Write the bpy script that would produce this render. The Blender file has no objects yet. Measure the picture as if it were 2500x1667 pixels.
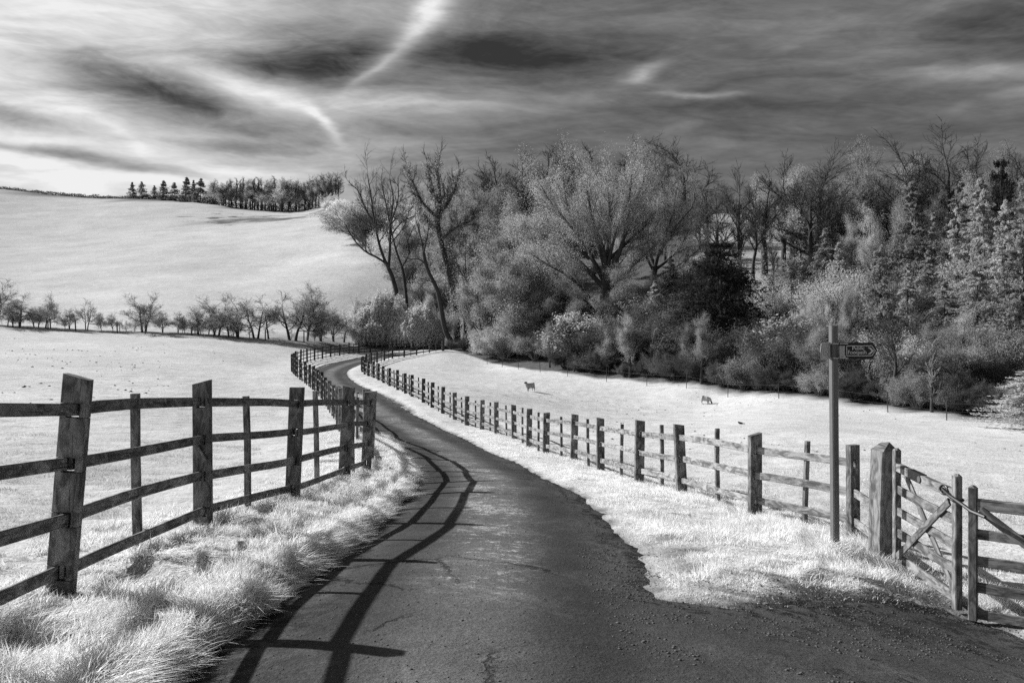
import bpy, math, random
import numpy as np
from math import radians, sin, cos, pi, atan, atan2, sqrt
random.seed(7); RNG = np.random.default_rng(11)
SC = bpy.context.scene
COL = SC.collection

# ---------------------------------------------------------------- camera
W, H, FPX, HOR = 2500.0, 1667.0, 2165.0, 760.0      # photograph size, focal length and horizon row, in pixels
cd = bpy.data.cameras.new('camera'); cam = bpy.data.objects.new('camera', cd); COL.objects.link(cam)
cam.location = (0, 0, 0); cam.rotation_euler = (radians(90), 0, 0)
cd.sensor_width = 36.0; cd.lens = 36.0 * FPX / W; cd.shift_y = -(H / 2 - HOR) / W
cd.clip_start = 0.1; cd.clip_end = 5000
SC.camera = cam
SC.render.resolution_x = 1024; SC.render.resolution_y = 682
SC.view_settings.view_transform = 'Standard'; SC.view_settings.look = 'None'
SC.view_settings.gamma = 1.0; SC.view_settings.use_curve_mapping = False
EXPO = 0.55
SC.view_settings.exposure = EXPO
SC.cycles.max_bounces = 6; SC.cycles.diffuse_bounces = 3; SC.cycles.transparent_max_bounces = 4
SC.cycles.transmission_bounces = 3; SC.cycles.glossy_bounces = 2
SC.cycles.use_denoising = False

# ---------------------------------------------------------------- little node language
class NX:
    """an expression over shader node sockets"""
    def __init__(s, nt, sock): s.nt, s.s = nt, sock
    def _m(s, op, o=None, o2=None, rev=False):
        n = s.nt.nodes.new('ShaderNodeMath'); n.operation = op
        a = [s] if o is None else ([o, s] if rev else [s, o])
        if o2 is not None: a.append(o2)
        for i, v in enumerate(a):
            if isinstance(v, NX): s.nt.links.new(v.s, n.inputs[i])
            else: n.inputs[i].default_value = v
        return NX(s.nt, n.outputs[0])
    def __add__(s, o): return s._m('ADD', o)
    __radd__ = __add__
    def __sub__(s, o): return s._m('SUBTRACT', o)
    def __rsub__(s, o): return s._m('SUBTRACT', o, rev=True)
    def __mul__(s, o): return s._m('MULTIPLY', o)
    __rmul__ = __mul__
    def __truediv__(s, o): return s._m('DIVIDE', o)
    def pow(s, o): return s._m('POWER', o)
    def exp(s): return s._m('EXPONENT')
    def max(s, o): return s._m('MAXIMUM', o)
    def min(s, o): return s._m('MINIMUM', o)
    def smooth(s, a, b, c=0.0, d=1.0):
        n = s.nt.nodes.new('ShaderNodeMapRange'); n.interpolation_type = 'SMOOTHSTEP'
        s.nt.links.new(s.s, n.inputs[0])
        for i, v in enumerate((a, b, c, d)): n.inputs[i + 1].default_value = v
        return NX(s.nt, n.outputs[0])
def NVec(nt, x, y, z=0.0):
    n = nt.nodes.new('ShaderNodeCombineXYZ')
    for i, v in enumerate((x, y, z)):
        if isinstance(v, NX): nt.links.new(v.s, n.inputs[i])
        else: n.inputs[i].default_value = v
    return n.outputs[0]
def NNoise(nt, vec, scale, detail=4, rough=.55, dist=0.0):
    n = nt.nodes.new('ShaderNodeTexNoise'); n.inputs['Scale'].default_value = scale
    n.inputs['Detail'].default_value = detail; n.inputs['Roughness'].default_value = rough
    n.inputs['Distortion'].default_value = dist
    if vec is not None: nt.links.new(vec, n.inputs['Vector'])
    return NX(nt, n.outputs[0])
def NSep(nt, vec):
    n = nt.nodes.new('ShaderNodeSeparateXYZ'); nt.links.new(vec, n.inputs[0])
    return [NX(nt, n.outputs[i]) for i in range(3)]

# ---------------------------------------------------------------- sun and sky
SUN_EL = radians(30.5); SUN_DIR = np.array([-0.91, 0.41]); SUN_DIR /= np.linalg.norm(SUN_DIR)   # towards the sun, in plan
sd = bpy.data.lights.new('sun', 'SUN'); sd.energy = 5.0; sd.angle = radians(0.5); sd.color = (1.0, 1.0, 1.0)
sun = bpy.data.objects.new('sun', sd); COL.objects.link(sun)
sun.rotation_euler = (pi / 2 - SUN_EL, 0, atan2(SUN_DIR[1], SUN_DIR[0]) + pi / 2)
wd = bpy.data.worlds.new('World'); SC.world = wd; wd.use_nodes = True
nt = wd.node_tree; nt.nodes.clear()
tc = nt.nodes.new('ShaderNodeTexCoord')
dx, dy, dz = NSep(nt, tc.outputs['Generated'])
az = dx._m('ARCTAN2', dy); el = dz._m('ARCSINE')
wz = NNoise(nt, NVec(nt, az * 3.0, el * 9.0, 1.3), 1.6, 5, .6)
wz2 = NNoise(nt, NVec(nt, az * 3.0, el * 9.0, 7.9), 1.7, 5, .6)
azw = az + (wz - 0.5) * 0.05; elw = el + (wz2 - 0.5) * 0.03
DF = FPX / W * 2352.0
def blob(px, py, a, b, ang, amp):          # a cloud patch or a gap in the cloud, given by where it stands in the sky
    u = (px - 1176) / DF; v = (HOR * .9408 - py) / DF
    a0 = atan(u); e0 = atan(v * cos(a0)); A = a / DF; B = b / DF
    c, s = cos(radians(-ang)), sin(radians(-ang))
    X = azw - a0; Y = elw - e0
    p = (X * c + Y * s) * (1 / A); q = (Y * c - X * s) * (1 / B)
    return (0.0 - (p * p + q * q)).exp() * amp
V = az.smooth(0.12, -0.50, 0.40, 0.87)
V = V - el.smooth(.30, .75, 0.0, .24) - (az * az).smooth(.8, 4.0, 0.0, .12)
lump = NNoise(nt, NVec(nt, az * 14.0 + el * 8., el * 40.0 - az * 6., 2.0), 1.0, 6, .62, 1.2)
S_ = None
for bl in [(60, 110, 260, 90, 0, .09), (420, 40, 300, 50, -4, .05), (300, 195, 205, 54, 12, -.52), (470, 235, 90, 26, 10, -.12),
           (610, 152, 200, 42, 4, -.32), (760, 125, 130, 62, 0, -.26), (560, 60, 120, 26, 6, -.12), (0, 268, 130, 22, 6, -.34),
           (555, 190, 120, 30, 12, .24), (300, 318, 90, 12, 38, .06), (250, 275, 190, 16, 18, .03), (930, 95, 150, 26, -46, .22), (985, 25, 60, 30, -50, .26),
           (860, 165, 60, 10, -42, .16), (742, 283, 50, 13, 47, .26), (690, 245, 45, 14, 15, .10), (1150, 128, 290, 42, -3, -.26), (1090, 95, 160, 40, -5, -.04),
           (880, 242, 330, 17, 0, .13), (1300, 222, 260, 12, 3, .06), (1480, 162, 55, 15, -22, .24), (1610, 212, 100, 7, 4, .20),
           (1500, 185, 80, 14, 25, .06), (2250, 165, 170, 20, 6, .20), (2345, 212, 70, 13, 0, .16), (2330, 255, 120, 20, 0, .04),
           (1750, 60, 360, 32, 2, .07), (1400, 40, 200, 20, 4, .05), (2195, 255, 26, 11, -20, .08), (1450, 60, 300, 30, 3, -.05), (250, 392, 430, 15, 3, .10), (175, 424, 60, 16, 0, .16), (600, 398, 200, 14, 2, .12),
           (130, 352, 210, 12, 4, -.3), (330, 372, 130, 9, 6, -.1), (480, 338, 190, 12, 0, -.18), (560, 300, 260, 20, -3, -.09), (960, 300, 300, 20, 0, -.05),
           (120, 330, 160, 14, -2, .08), (1800, 250, 500, 30, 2, -.02), (2250, 70, 160, 55, 6, -.10), (1750, 235, 300, 16, 3, -.07), (2050, 120, 260, 12, 2, .06)]:
    S_ = blob(*bl) if S_ is None else S_ + blob(*bl)
V = V + S_ * ((lump - .5) * 1.15 + 1.0)
n1 = NNoise(nt, NVec(nt, azw * 2.2 + elw * 1.2, elw * 13.0 - azw * 1.0, 3.0), 1.6, 10, .62, 1.0)
n2 = NNoise(nt, NVec(nt, az * 9.0, el * 45.0 + az * 5.0, 5.0), 1.6, 6, .62, .8)
n3 = NNoise(nt, NVec(nt, az * 30.0 + el * 30., el * 90.0, 9.0), 1.5, 4, .6, .5)
n4 = NNoise(nt, NVec(nt, az * 50.0 - el * 40., el * 240.0 + az * 20., 4.0), 1.3, 4, .6, .5)
V = V + (n1 - .5) * az.smooth(.15, -.3, .34, .60) + (n2 - .5) * .17 + (n3 - .5) * .07 + (n4 - .5) * .035
V = V.max(.2).min(.93).pow(2.2)
sk = nt.nodes.new('ShaderNodeTexSky'); sk.sky_type = 'NISHITA'; sk.sun_disc = False
sk.sun_elevation = SUN_EL; sk.sun_rotation = atan2(SUN_DIR[0], SUN_DIR[1])
bw = nt.nodes.new('ShaderNodeRGBToBW'); nt.links.new(sk.outputs[0], bw.inputs[0])
V = V * (10.0 / 2 ** EXPO) + NX(nt, bw.outputs[0]) * 0.02
wd.cycles.sampling_method = 'MANUAL'; wd.cycles.sample_map_resolution = 512
bg = nt.nodes.new('ShaderNodeBackground'); bg.inputs[1].default_value = 0.1
nt.links.new(V.s, bg.inputs[0])
wo = nt.nodes.new('ShaderNodeOutputWorld'); nt.links.new(bg.outputs[0], wo.inputs[0])

# ---------------------------------------------------------------- materials (a black-and-white infrared place: greys only)
def new_mat(name):
    m = bpy.data.materials.new(name); m.use_nodes = True; t = m.node_tree; t.nodes.clear()
    o = t.nodes.new('ShaderNodeOutputMaterial')
    p = t.nodes.new('ShaderNodeBsdfPrincipled'); t.links.new(p.outputs[0], o.inputs[0])
    tcn = t.nodes.new('ShaderNodeTexCoord')
    return m, t, p, o, tcn
def set_col(t, p, val):
    t.links.new(val.s, p.inputs['Base Color'])
def bump(t, p, h, strength, dist):
    b = t.nodes.new('ShaderNodeBump'); b.inputs['Strength'].default_value = strength; b.inputs['Distance'].default_value = dist
    t.links.new(h.s, b.inputs['Height']); t.links.new(b.outputs[0], p.inputs['Normal'])
def simple_mat(name, v, rough=.85, var=.25, scale=3.0, bmp=0.0, bscale=20., metal=0., spec=.3):
    m, t, p, o, c = new_mat(name)
    n = NNoise(t, c.outputs['Object'], scale, 5)
    set_col(t, p, (n - .5) * (2 * var * v) + v)
    p.inputs['Roughness'].default_value = rough; p.inputs['Metallic'].default_value = metal
    p.inputs['Specular IOR Level'].default_value = spec
    if bmp: bump(t, p, NNoise(t, c.outputs['Object'], bscale, 5), bmp, .01)
    return m
def leaf_mat(name, v, var=.3, trans=.48, scale=1.2, orand=.7):
    m, t, p, o, c = new_mat(name); t.nodes.remove(p)
    oi = t.nodes.new('ShaderNodeObjectInfo')
    geo = t.nodes.new('ShaderNodeNewGeometry')
    n = NNoise(t, c.outputs['Object'], scale, 3)
    n_b = NNoise(t, c.outputs['Object'], scale * 3.2, 3, .6)
    k = ((n - .5) * (2.4 * var) + 1.0) * ((n_b - .5) * (3.2 * var) + 1.0).max(.15) * ((NX(t, oi.outputs['Random']) - .5) * orand + 1.0) * ((NX(t, geo.outputs['Random Per Island']) - .5) * .5 + 1.0) * v
    a = t.nodes.new('ShaderNodeBsdfDiffuse'); b = t.nodes.new('ShaderNodeBsdfTranslucent'); x = t.nodes.new('ShaderNodeMixShader')
    t.links.new(k.s, a.inputs[0]); t.links.new(k.s, b.inputs[0]); x.inputs[0].default_value = trans
    t.links.new(a.outputs[0], x.inputs[1]); t.links.new(b.outputs[0], x.inputs[2]); t.links.new(x.outputs[0], o.inputs[0])
    return m
def wood_mat(name, v, lich=.35):
    m, t, p, o, c = new_mat(name)
    uv = t.nodes.new('ShaderNodeUVMap'); uv.uv_map = 'grain'
    ux, uy, uz = NSep(t, uv.outputs[0])
    oi = t.nodes.new('ShaderNodeObjectInfo'); r = NX(t, oi.outputs['Random'])
    g = NNoise(t, NVec(t, ux * 3.0, uy * 55.0, r * 20.), 1.0, 6, .65, .6)
    g2 = NNoise(t, NVec(t, ux * 14.0, uy * 220.0, r * 9.), 1.0, 3, .6)
    st = NNoise(t, NVec(t, ux * 5., uy * 10., r * 31.), 1.0, 5, .6, 1.0)
    crack = g.smooth(.33, .44, .22, 1.0)
    k = ((g - .5) * .9 + 1.0) * ((g2 - .5) * .6 + 1.0) * st.smooth(.35, .66, .42, 1.5) * crack * ((r - .5) * .45 + 1.0) * v
    li = NNoise(t, c.outputs['Object'], 18., 5, .7).smooth(.60, .68)
    k = k + li * lich * v
    set_col(t, p, k); p.inputs['Roughness'].default_value = .8; p.inputs['Specular IOR Level'].default_value = .25
    bump(t, p, g * .6 + g2 * .3, .5, .006)
    return m
M = {}
M['wood'] = wood_mat('weathered_oak', .15)
M['wood_pale'] = wood_mat('pale_weathered_oak', .21)
M['wood_gate'] = wood_mat('gate_timber', .16, .25)
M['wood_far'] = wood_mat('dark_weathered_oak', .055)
M['bark'] = simple_mat('bark', .05, .9, .5, 2.0, .4, 8.)
M['bark_light'] = simple_mat('pale_bark', .12, .9, .5, 2.0, .4, 8.)
M['twig'] = simple_mat('twig_bark', .085, .9, .3, 1.0)
M['twig_mid'] = simple_mat('grey_twig_bark', .20, .9, .3, 1.0)
M['twig_light'] = simple_mat('pale_twig_bark', .46, .9, .3, 1.0)
M['leaf_bright'] = leaf_mat('bright_leaf', .74, .25)
M['willow_leaf'] = leaf_mat('willow_leaf', .92, .15, .5)
M['leaf_light'] = leaf_mat('light_leaf', .52, .25)
M['leaf_mid'] = leaf_mat('mid_leaf', .40, .55)
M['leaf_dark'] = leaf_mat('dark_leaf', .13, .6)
M['needle_dark'] = leaf_mat('dark_needle', .055, .5, .2)
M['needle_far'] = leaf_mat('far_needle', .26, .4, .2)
M['grass_blade'] = leaf_mat('grass_blade', .92, .07, .22, 2.0, 0.0)
M['verge_blade'] = leaf_mat('verge_blade', .92, .05, .42, 2.0, 0.0)
M['grass_field'] = leaf_mat('field_grass_blade', .66, .08, .22, 2.0, 0.0)
M['stone'] = simple_mat('road_grit', .10, .9, .7, 9.0)
M['clod'] = simple_mat('earth_clod', .05, .95, .5, 9.0)
M['post_metal'] = simple_mat('galvanised_post', .12, .5, .2, 6.0, .1, 40., .0, .5)
M['sign_dark'] = simple_mat('sign_enamel_dark', .008, .35, .3, 9.0, 0, 0, 0, .4)
M['sign_white'] = simple_mat('sign_enamel_white', .62, .4, .15, 30.0)
M['sign_worn'] = simple_mat('sign_worn_face', .42, .5, .3, 30.0)
M['iron'] = simple_mat('black_iron', .015, .45, .3, 20.0, 0, 0, .3, .5)
M['wire'] = simple_mat('fence_wire', .10, .5, .2, 9.0, 0, 0, .5, .5)
M['fleece'] = simple_mat('fleece', .34, .95, .4, 14.0, .8, 30.)
M['sheep_face'] = simple_mat('sheep_face', .025, .8, .3, 9.0)
M['feather_black'] = simple_mat('black_feather', .012, .5, .2, 9.0)
M['feather_white'] = simple_mat('white_feather', .7, .7, .1, 9.0)
# ---------------------------------------------------------------- object helpers
def link(o, parent=None):
    COL.objects.link(o)
    if parent is not None: o.parent = parent
    return o
def tag(o, label=None, cat=None, group=None, kind=None):
    if label: o['label'] = label
    if cat: o['category'] = cat
    if group: o['group'] = group
    if kind: o['kind'] = kind
    return o
def empty(name, loc=(0, 0, 0), rz=0.0):
    o = bpy.data.objects.new(name, None); o.location = loc; o.rotation_euler = (0, 0, rz); o.empty_display_size = .3
    return link(o)
def mesh_np(name, V, F, mat, smooth=False, uv=None):
    """V (n,3); F (m,k) all faces of one size"""
    V = np.ascontiguousarray(V, dtype=np.float32); F = np.ascontiguousarray(F, dtype=np.int32)
    me = bpy.data.meshes.new(name); m, k = F.shape
    me.vertices.add(len(V)); me.vertices.foreach_set('co', V.ravel())
    me.loops.add(m * k); me.loops.foreach_set('vertex_index', F.ravel())
    me.polygons.add(m); me.polygons.foreach_set('loop_start', np.arange(0, m * k, k, dtype=np.int32))
    me.polygons.foreach_set('loop_total', np.full(m, k, dtype=np.int32))
    if smooth: me.polygons.foreach_set('use_smooth', np.ones(m, dtype=bool))
    if uv is not None:
        l = me.uv_layers.new(name='grain'); l.data.foreach_set('uv', np.ascontiguousarray(uv[F.ravel()], dtype=np.float32).ravel())
    if mat is not None: me.materials.append(mat)
    me.update(calc_edges=True); return me
def ob(name, me, parent=None, loc=(0, 0, 0)):
    o = bpy.data.objects.new(name, me); o.location = loc
    return link(o, parent)

class Mesh:
    """collects beams, boxes and tubes; build() links them as ONE mesh object"""
    def __init__(s): s.V = []; s.F = []; s.UV = []; s.n = 0; s.smooth = False
    def add(s, V, F, UV=None):
        s.V.append(np.asarray(V, float)); s.F += [tuple(int(i) + s.n for i in f) for f in F]
        s.UV.append(np.zeros((len(V), 2)) if UV is None else np.asarray(UV, float)); s.n += len(V)
    def beam(s, p0, p1, w, h, side=None, ch=.006, n=1, bow=0.0, wob=0.0, w1=None, h1=None, cutend=0.0, r0=None, s0=0.0):
        """rectangular timber from p0 to p1; w along 'side', h across; chamfered edges; bow sags or sweeps it"""
        p0 = np.array(p0, float); p1 = np.array(p1, float); d = p1 - p0; L = np.linalg.norm(d); d /= L
        sd_ = np.array(side if side is not None else (1, 0, 0), float); sd_ -= d * sd_.dot(d); sd_ /= np.linalg.norm(sd_)
        up = np.cross(d, sd_)
        w1 = w if w1 is None else w1; h1 = h if h1 is None else h1
        r0 = random.random() * 10 if r0 is None else r0; ch = min(ch, w * .3, h * .3)
        rings = []; uvs = []
        ph = [random.uniform(0, 6.28) for _ in range(4)]
        for i in range(n + 1):
            t = i / n; a = w + (w1 - w) * t; b = h + (h1 - h) * t; a /= 2; b /= 2
            c = p0 + d * L * t + up * bow * sin(pi * t) + sd_ * wob * sin(pi * t * 1.7 + ph[0]) + up * wob * .8 * sin(pi * t * 2.3 + ph[1])
            pr = [(-a, -b + ch), (-a + ch, -b), (a - ch, -b), (a, -b + ch), (a, b - ch), (a - ch, b), (-a + ch, b), (-a, b - ch)]
            for (x, y) in pr:
                q = c + sd_ * x + up * y
                if i == n and cutend: q = q + d * cutend * x / a
                rings.append(q); uvs.append((t * L + r0 + s0, x + y * 1.3 + r0))
        V = np.array(rings); F = []
        for i in range(n):
            for j in range(8):
                k = (j + 1) % 8
                F.append((i * 8 + j, i * 8 + k, (i + 1) * 8 + k, (i + 1) * 8 + j))
        F.append(tuple(range(7, -1, -1))); F.append(tuple(n * 8 + j for j in range(8)))
        s.add(V, F, uvs)
    def box(s, c, sz, rz=0.0, ch=.003):
        c = np.array(c, float); x = np.array((cos(rz), sin(rz), 0))
        s.beam(c - np.array((0, 0, sz[2] / 2)), c + np.array((0, 0, sz[2] / 2)), sz[0], sz[1], x, ch)
    def tube(s, pts, r, m=8, r1=None):
        pts = np.array(pts, float); n = len(pts); r1 = r if r1 is None else r1
        R = np.linspace(r, r1, n); V, F = tubes(pts[None], R[None], m)
        s.add(V, list(F) + [tuple(range(m - 1, -1, -1)), tuple((n - 1) * m + j for j in range(m))])
    def build(s, name, mat, parent=None, loc=(0, 0, 0), smooth=False):
        me = bpy.data.meshes.new(name); V = np.concatenate(s.V); UV = np.concatenate(s.UV)
        me.from_pydata([tuple(v) for v in V], [], s.F)
        l = me.uv_layers.new(name='grain'); idx = np.empty(len(me.loops), dtype=np.int32); me.loops.foreach_get('vertex_index', idx)
        l.data.foreach_set('uv', UV[idx].astype(np.float32).ravel())
        if smooth: me.polygons.foreach_set('use_smooth', np.ones(len(me.polygons), dtype=bool))
        me.materials.append(mat); me.update()
        return ob(name, me, parent, loc)

def tubes(P, R, m):
    """P (n,k,3) centre lines, R (n,k) radii -> verts and quad faces of n open tubes with m sides"""
    n, k, _ = P.shape
    T = np.empty_like(P); T[:, 1:-1] = P[:, 2:] - P[:, :-2] if k > 2 else T[:, 1:-1]
    T[:, 0] = P[:, 1] - P[:, 0]; T[:, -1] = P[:, -1] - P[:, -2]
    T /= np.linalg.norm(T, axis=2, keepdims=True) + 1e-9
    mean = T.mean(axis=1, keepdims=True)
    ref = np.where(np.abs(mean[..., 2:3]) < .8, np.array([0, 0, 1.0]), np.array([1.0, 0, 0]))
    A = np.cross(T, ref); A /= np.linalg.norm(A, axis=2, keepdims=True) + 1e-9
    B = np.cross(T, A)
    an = np.arange(m) * 2 * pi / m
    V = P[:, :, None, :] + R[:, :, None, None] * (A[:, :, None, :] * np.cos(an)[None, None, :, None] + B[:, :, None, :] * np.sin(an)[None, None, :, None])
    idx = np.arange(n * k * m).reshape(n, k, m)
    a = idx[:, :-1, :]; b = np.roll(a, -1, axis=2); c = idx[:, 1:, :]; d = np.roll(c, -1, axis=2)
    F = np.stack([a, b, d, c], axis=-1).reshape(-1, 4)
    return V.reshape(-1, 3), F
def merge(parts):
    Vs = []; Fs = []; n = 0
    for V, F in parts:
        Vs.append(V); Fs.append(F + n); n += len(V)
    return np.concatenate(Vs), np.concatenate(Fs)

def hash2(ix, iy, s):
    a = (ix.astype(np.int64) * 374761393 + iy.astype(np.int64) * 668265263 + s * 974711) & 0xffffffff
    a = ((a ^ (a >> 13)) * 1274126177) & 0xffffffff
    return ((a ^ (a >> 16)) & 0xffff) / 65535.0
def vnoise(x, y, s=0):
    ix = np.floor(x); iy = np.floor(y); fx = x - ix; fy = y - iy
    fx = fx * fx * (3 - 2 * fx); fy = fy * fy * (3 - 2 * fy)
    a = hash2(ix, iy, s); b = hash2(ix + 1, iy, s); c = hash2(ix, iy + 1, s); d = hash2(ix + 1, iy + 1, s)
    return (a * (1 - fx) + b * fx) * (1 - fy) + (c * (1 - fx) + d * fx) * fy
def fbm(x, y, s=0, o=3):
    r = 0; w = .5; tot = 0
    for i in range(o): r = r + w * vnoise(x * 2 ** i, y * 2 ** i, s + i); tot += w; w *= .5
    return r / tot
def sstep(a, b, x):
    t = np.clip((x - a) / (b - a), 0, 1); return t * t * (3 - 2 * t)

# ---------------------------------------------------------------- where things stand: (photo x, height above its foot in photo px) -> plan
LEFT = [(-2.35, .3), (-2.6, 2.9), (-2.75, 5.4), (-2.8, 8.04), (-2.55, 10.3), (-2.46, 13.0), (-2.42, 14.7), (-2.72, 16.9), (-3.2, 19.6), (-4.05, 22.4),
        (-4.85, 25.2), (-5.5, 28.1), (-6.0, 31.3), (-6.7, 34.0), (-7.4, 36.7), (-8.15, 39.5), (-8.85, 42.1), (-9.6, 44.8), (-10.4, 47.5), (-11.25, 50.2),
        (-12.1, 53.0), (-13.0, 55.8), (-14.0, 58.7), (-15.0, 61.6), (-15.9, 64.6), (-16.8, 67.7), (-17.6, 71.0), (-18.3, 74.3), (-18.9, 77.6),
        (-19.3, 81.0), (-19.5, 84.4), (-19.55, 87.8), (-19.5, 91.2), (-19.35, 94.6), (-19.05, 98.0), (-18.6, 101.2), (-18.0, 104.2), (-17.1, 107.0),
        (-16.0, 109.3), (-14.4, 110.6), (-12.6, 111.4), (-10.8, 112.2), (-9.0, 113.0)]
RIGHT = [(4.08, 10.6), (3.26, 11.9), (2.74, 14.3), (2.32, 16.2), (1.89, 18.9), (1.5, 21.6), (.9, 23.6), (.49, 25.9), (.07, 28.7), (-.55, 31.3), (-1.14, 33.5),
         (-1.8, 35.3), (-2.38, 36.9), (-3.03, 38.8), (-3.66, 40.7), (-4.3, 43.0), (-5.16, 45.8), (-5.84, 48.6), (-6.6, 51.2), (-7.55, 54.7), (-8.4, 58.0),
         (-9.1, 60.5), (-9.85, 63.2), (-10.7, 66.2), (-11.5, 69.2), (-12.2, 72.3), (-12.8, 75.5), (-13.25, 78.8), (-13.5, 82.2), (-13.6, 85.7), (-13.55, 89.0),
         (-13.3, 92.4), (-12.9, 95.6), (-12.0, 98.7), (-10.9, 101.2), (-9.6, 103.0), (-8.2, 104.0)]
def P(x, Y): return ((x - 1250) / FPX * Y, Y)
def zpix(y, Y): return -(y - HOR) / FPX * Y
CTL = []
def ctl(x, y, Y, dzz=0.0): CTL.append((*P(x, Y), zpix(y, Y) + dzz))
for (X, Y), yb in zip(RIGHT, [1323, 1270, 1213, 1185, 1155, 1128, 1111, 1096, 1077, 1062, 1051, 1041, 1027, 1012, 998, 985, 971, 963, 953, 944, 936, 930, 925, 920, 915,
                              910, 905, 901, 896, 891, 887, 882, 876, 873, 868, 862, 857]):
    CTL.append((X, Y, zpix(yb, Y)))
for i, yb, off in [(2, 1438, -.47), (3, 1277, -.43), (4, 1212, -.37), (5, 1172, -.30), (7, 1125, -.18), (8, 1095, -.08), (14, 1020, 0), (17, 977, 0), (21, 938, 0), (24, 915, .0), (27, 903, 0),
                   (30, 887, 0), (32, 878, 0), (34, 870, 0), (37, 861, 0), (39, 856, 0), (42, 853, 0)]:
    CTL.append((LEFT[i][0], LEFT[i][1], zpix(yb, LEFT[i][1]) + off))
CTL += [(0, 0, -1.62), (-1, -5, -1.35), (2, 0, -1.8), (5, 0, -2.1), (-4, 0, -1.45), (4, -5, -1.8), (-.4, 3.9, -1.71), (-1.87, 8, -2.21), (1.1, 8, -2.29), (3.2, 6, -2.5), (1.6, 4.5, -2.0),
        (3.5, 9.6, -2.63), (4.09, 9.9, -2.79), (-.1, 13, -2.54), (-1.6, 5.4, -1.88), (4.15, 8.25, -2.82), (5.5, 8, -2.85), (7, 6, -2.9), (-5, 7, -2.0), (-7, 12, -2.35), (-9, 20, -3.0),
        (-6, 3, -1.7), (-12, 14, -2.3), (-15, 28, -3.15)]
for a in [(2500, 1300, 12.5), (2500, 1100, 30), (2100, 1090, 28), (2500, 1180, 20), (1295, 951, 68), (1722, 967, 68), (1900, 1030, 42),
          (1190, 887, 97), (1295, 905, 88), (1450, 926, 80), (1600, 941, 74), (1700, 948, 70), (1900, 971, 62), (2100, 995, 56), (2300, 1022, 50), (2480, 1038, 47), (2600, 1045, 44),
          (0, 900, 52), (0, 850, 75), (300, 905, 55), (500, 850, 88), (600, 950, 47), (300, 850, 82), (-100, 1050, 22),
          (0, 795, 104), (300, 812, 103), (600, 826, 104), (750, 836, 106), (850, 828, 118), (1000, 836, 120), (1080, 830, 128),
          (0, 700, 160), (400, 700, 152), (800, 700, 150), (0, 600, 245), (400, 605, 218), (700, 640, 184), (900, 640, 172), (820, 585, 208), (0, 520, 330), (400, 545, 290),
          (0, 458, 410), (319, 485, 380), (478, 492, 365), (765, 511, 340), (600, 560, 255), (780, 500, 345), (-300, 440, 440),
          (1000, 720, 152), (1000, 640, 182), (1000, 560, 235), (1000, 500, 320), (1250, 800, 115), (1250, 690, 145), (1250, 600, 190), (1250, 530, 300),
          (1500, 800, 102), (1500, 690, 125), (1500, 580, 175), (1500, 525, 230), (1700, 780, 92), (1700, 690, 112), (1700, 600, 155), (1720, 521, 212), (2100, 800, 84), (2100, 700, 108),
          (2100, 560, 190), (1900, 540, 205), (2480, 800, 76), (2480, 690, 105), (2480, 570, 180), (2800, 560, 180), (2800, 800, 70), (2800, 1040, 45)]:
    ctl(*a)
for x, z, Y in [(-300, 62, 560), (0, 56, 520), (765, 38, 460), (1250, 40, 460), (1720, 26, 300), (2100, 24, 300), (2600, 24, 300), (1900, 25, 420), (-300, 50, 900), (1250, 30, 800), (2500, 25, 800),
                (400, 30, 1200), (2000, 20, 1200)]:
    CTL.append((*P(x, Y), z))
CTL = np.array(CTL)
def wst(X, Y):
    Y = np.clip(Y, -7, 1300); X = np.asarray(X, float)
    s = X / (Y + 10.0); s = np.where(np.abs(s) > .85, np.sign(s) * (.85 + .25 * np.tanh((np.abs(s) - .85) / .5)), s)
    return s * 2.6, np.log(Y + 10.0) * 1.15
def tpsk(r2): return .5 * r2 * np.log(r2 + 1e-12)
cs, ct = wst(CTL[:, 0], CTL[:, 1]); n_ = len(CTL)
Yw = np.maximum(CTL[:, 1], 0) + 10.0
K = tpsk((cs[:, None] - cs[None]) ** 2 + (ct[:, None] - ct[None]) ** 2) + np.eye(n_) * 2e-4
Pm = np.stack([np.ones(n_), cs, ct], 1)
A_ = np.block([[K, Pm], [Pm.T, np.zeros((3, 3))]])
sol = np.linalg.solve(A_, np.concatenate([CTL[:, 2] / Yw, np.zeros(3)]))      # interpolate the slope of sight, then times distance
def base_z(X, Y):
    X = np.asarray(X, float); Y = np.asarray(Y, float); shp = np.broadcast(X, Y).shape
    X = np.broadcast_to(X, shp).ravel(); Y = np.broadcast_to(Y, shp).ravel(); out = np.empty(len(X))
    for i in range(0, len(X), 40000):
        s, t = wst(X[i:i + 40000], Y[i:i + 40000])
        k = tpsk((s[:, None] - cs[None]) ** 2 + (t[:, None] - ct[None]) ** 2)
        out[i:i + 40000] = (k @ sol[:n_] + sol[n_] + sol[n_ + 1] * s + sol[n_ + 2] * t) * (np.clip(Y[i:i + 40000], 0, 1300) + 10.0)
    return out.reshape(shp)
def unproject(x, y):
    Ys = np.geomspace(2.5, 140, 700); X = (x - 1250) / FPX * Ys; zr = -(y - HOR) / FPX * Ys
    b = base_z(X, Ys); k = np.argmax(b >= zr)
    return (float(X[k]), float(Ys[k]))

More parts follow.
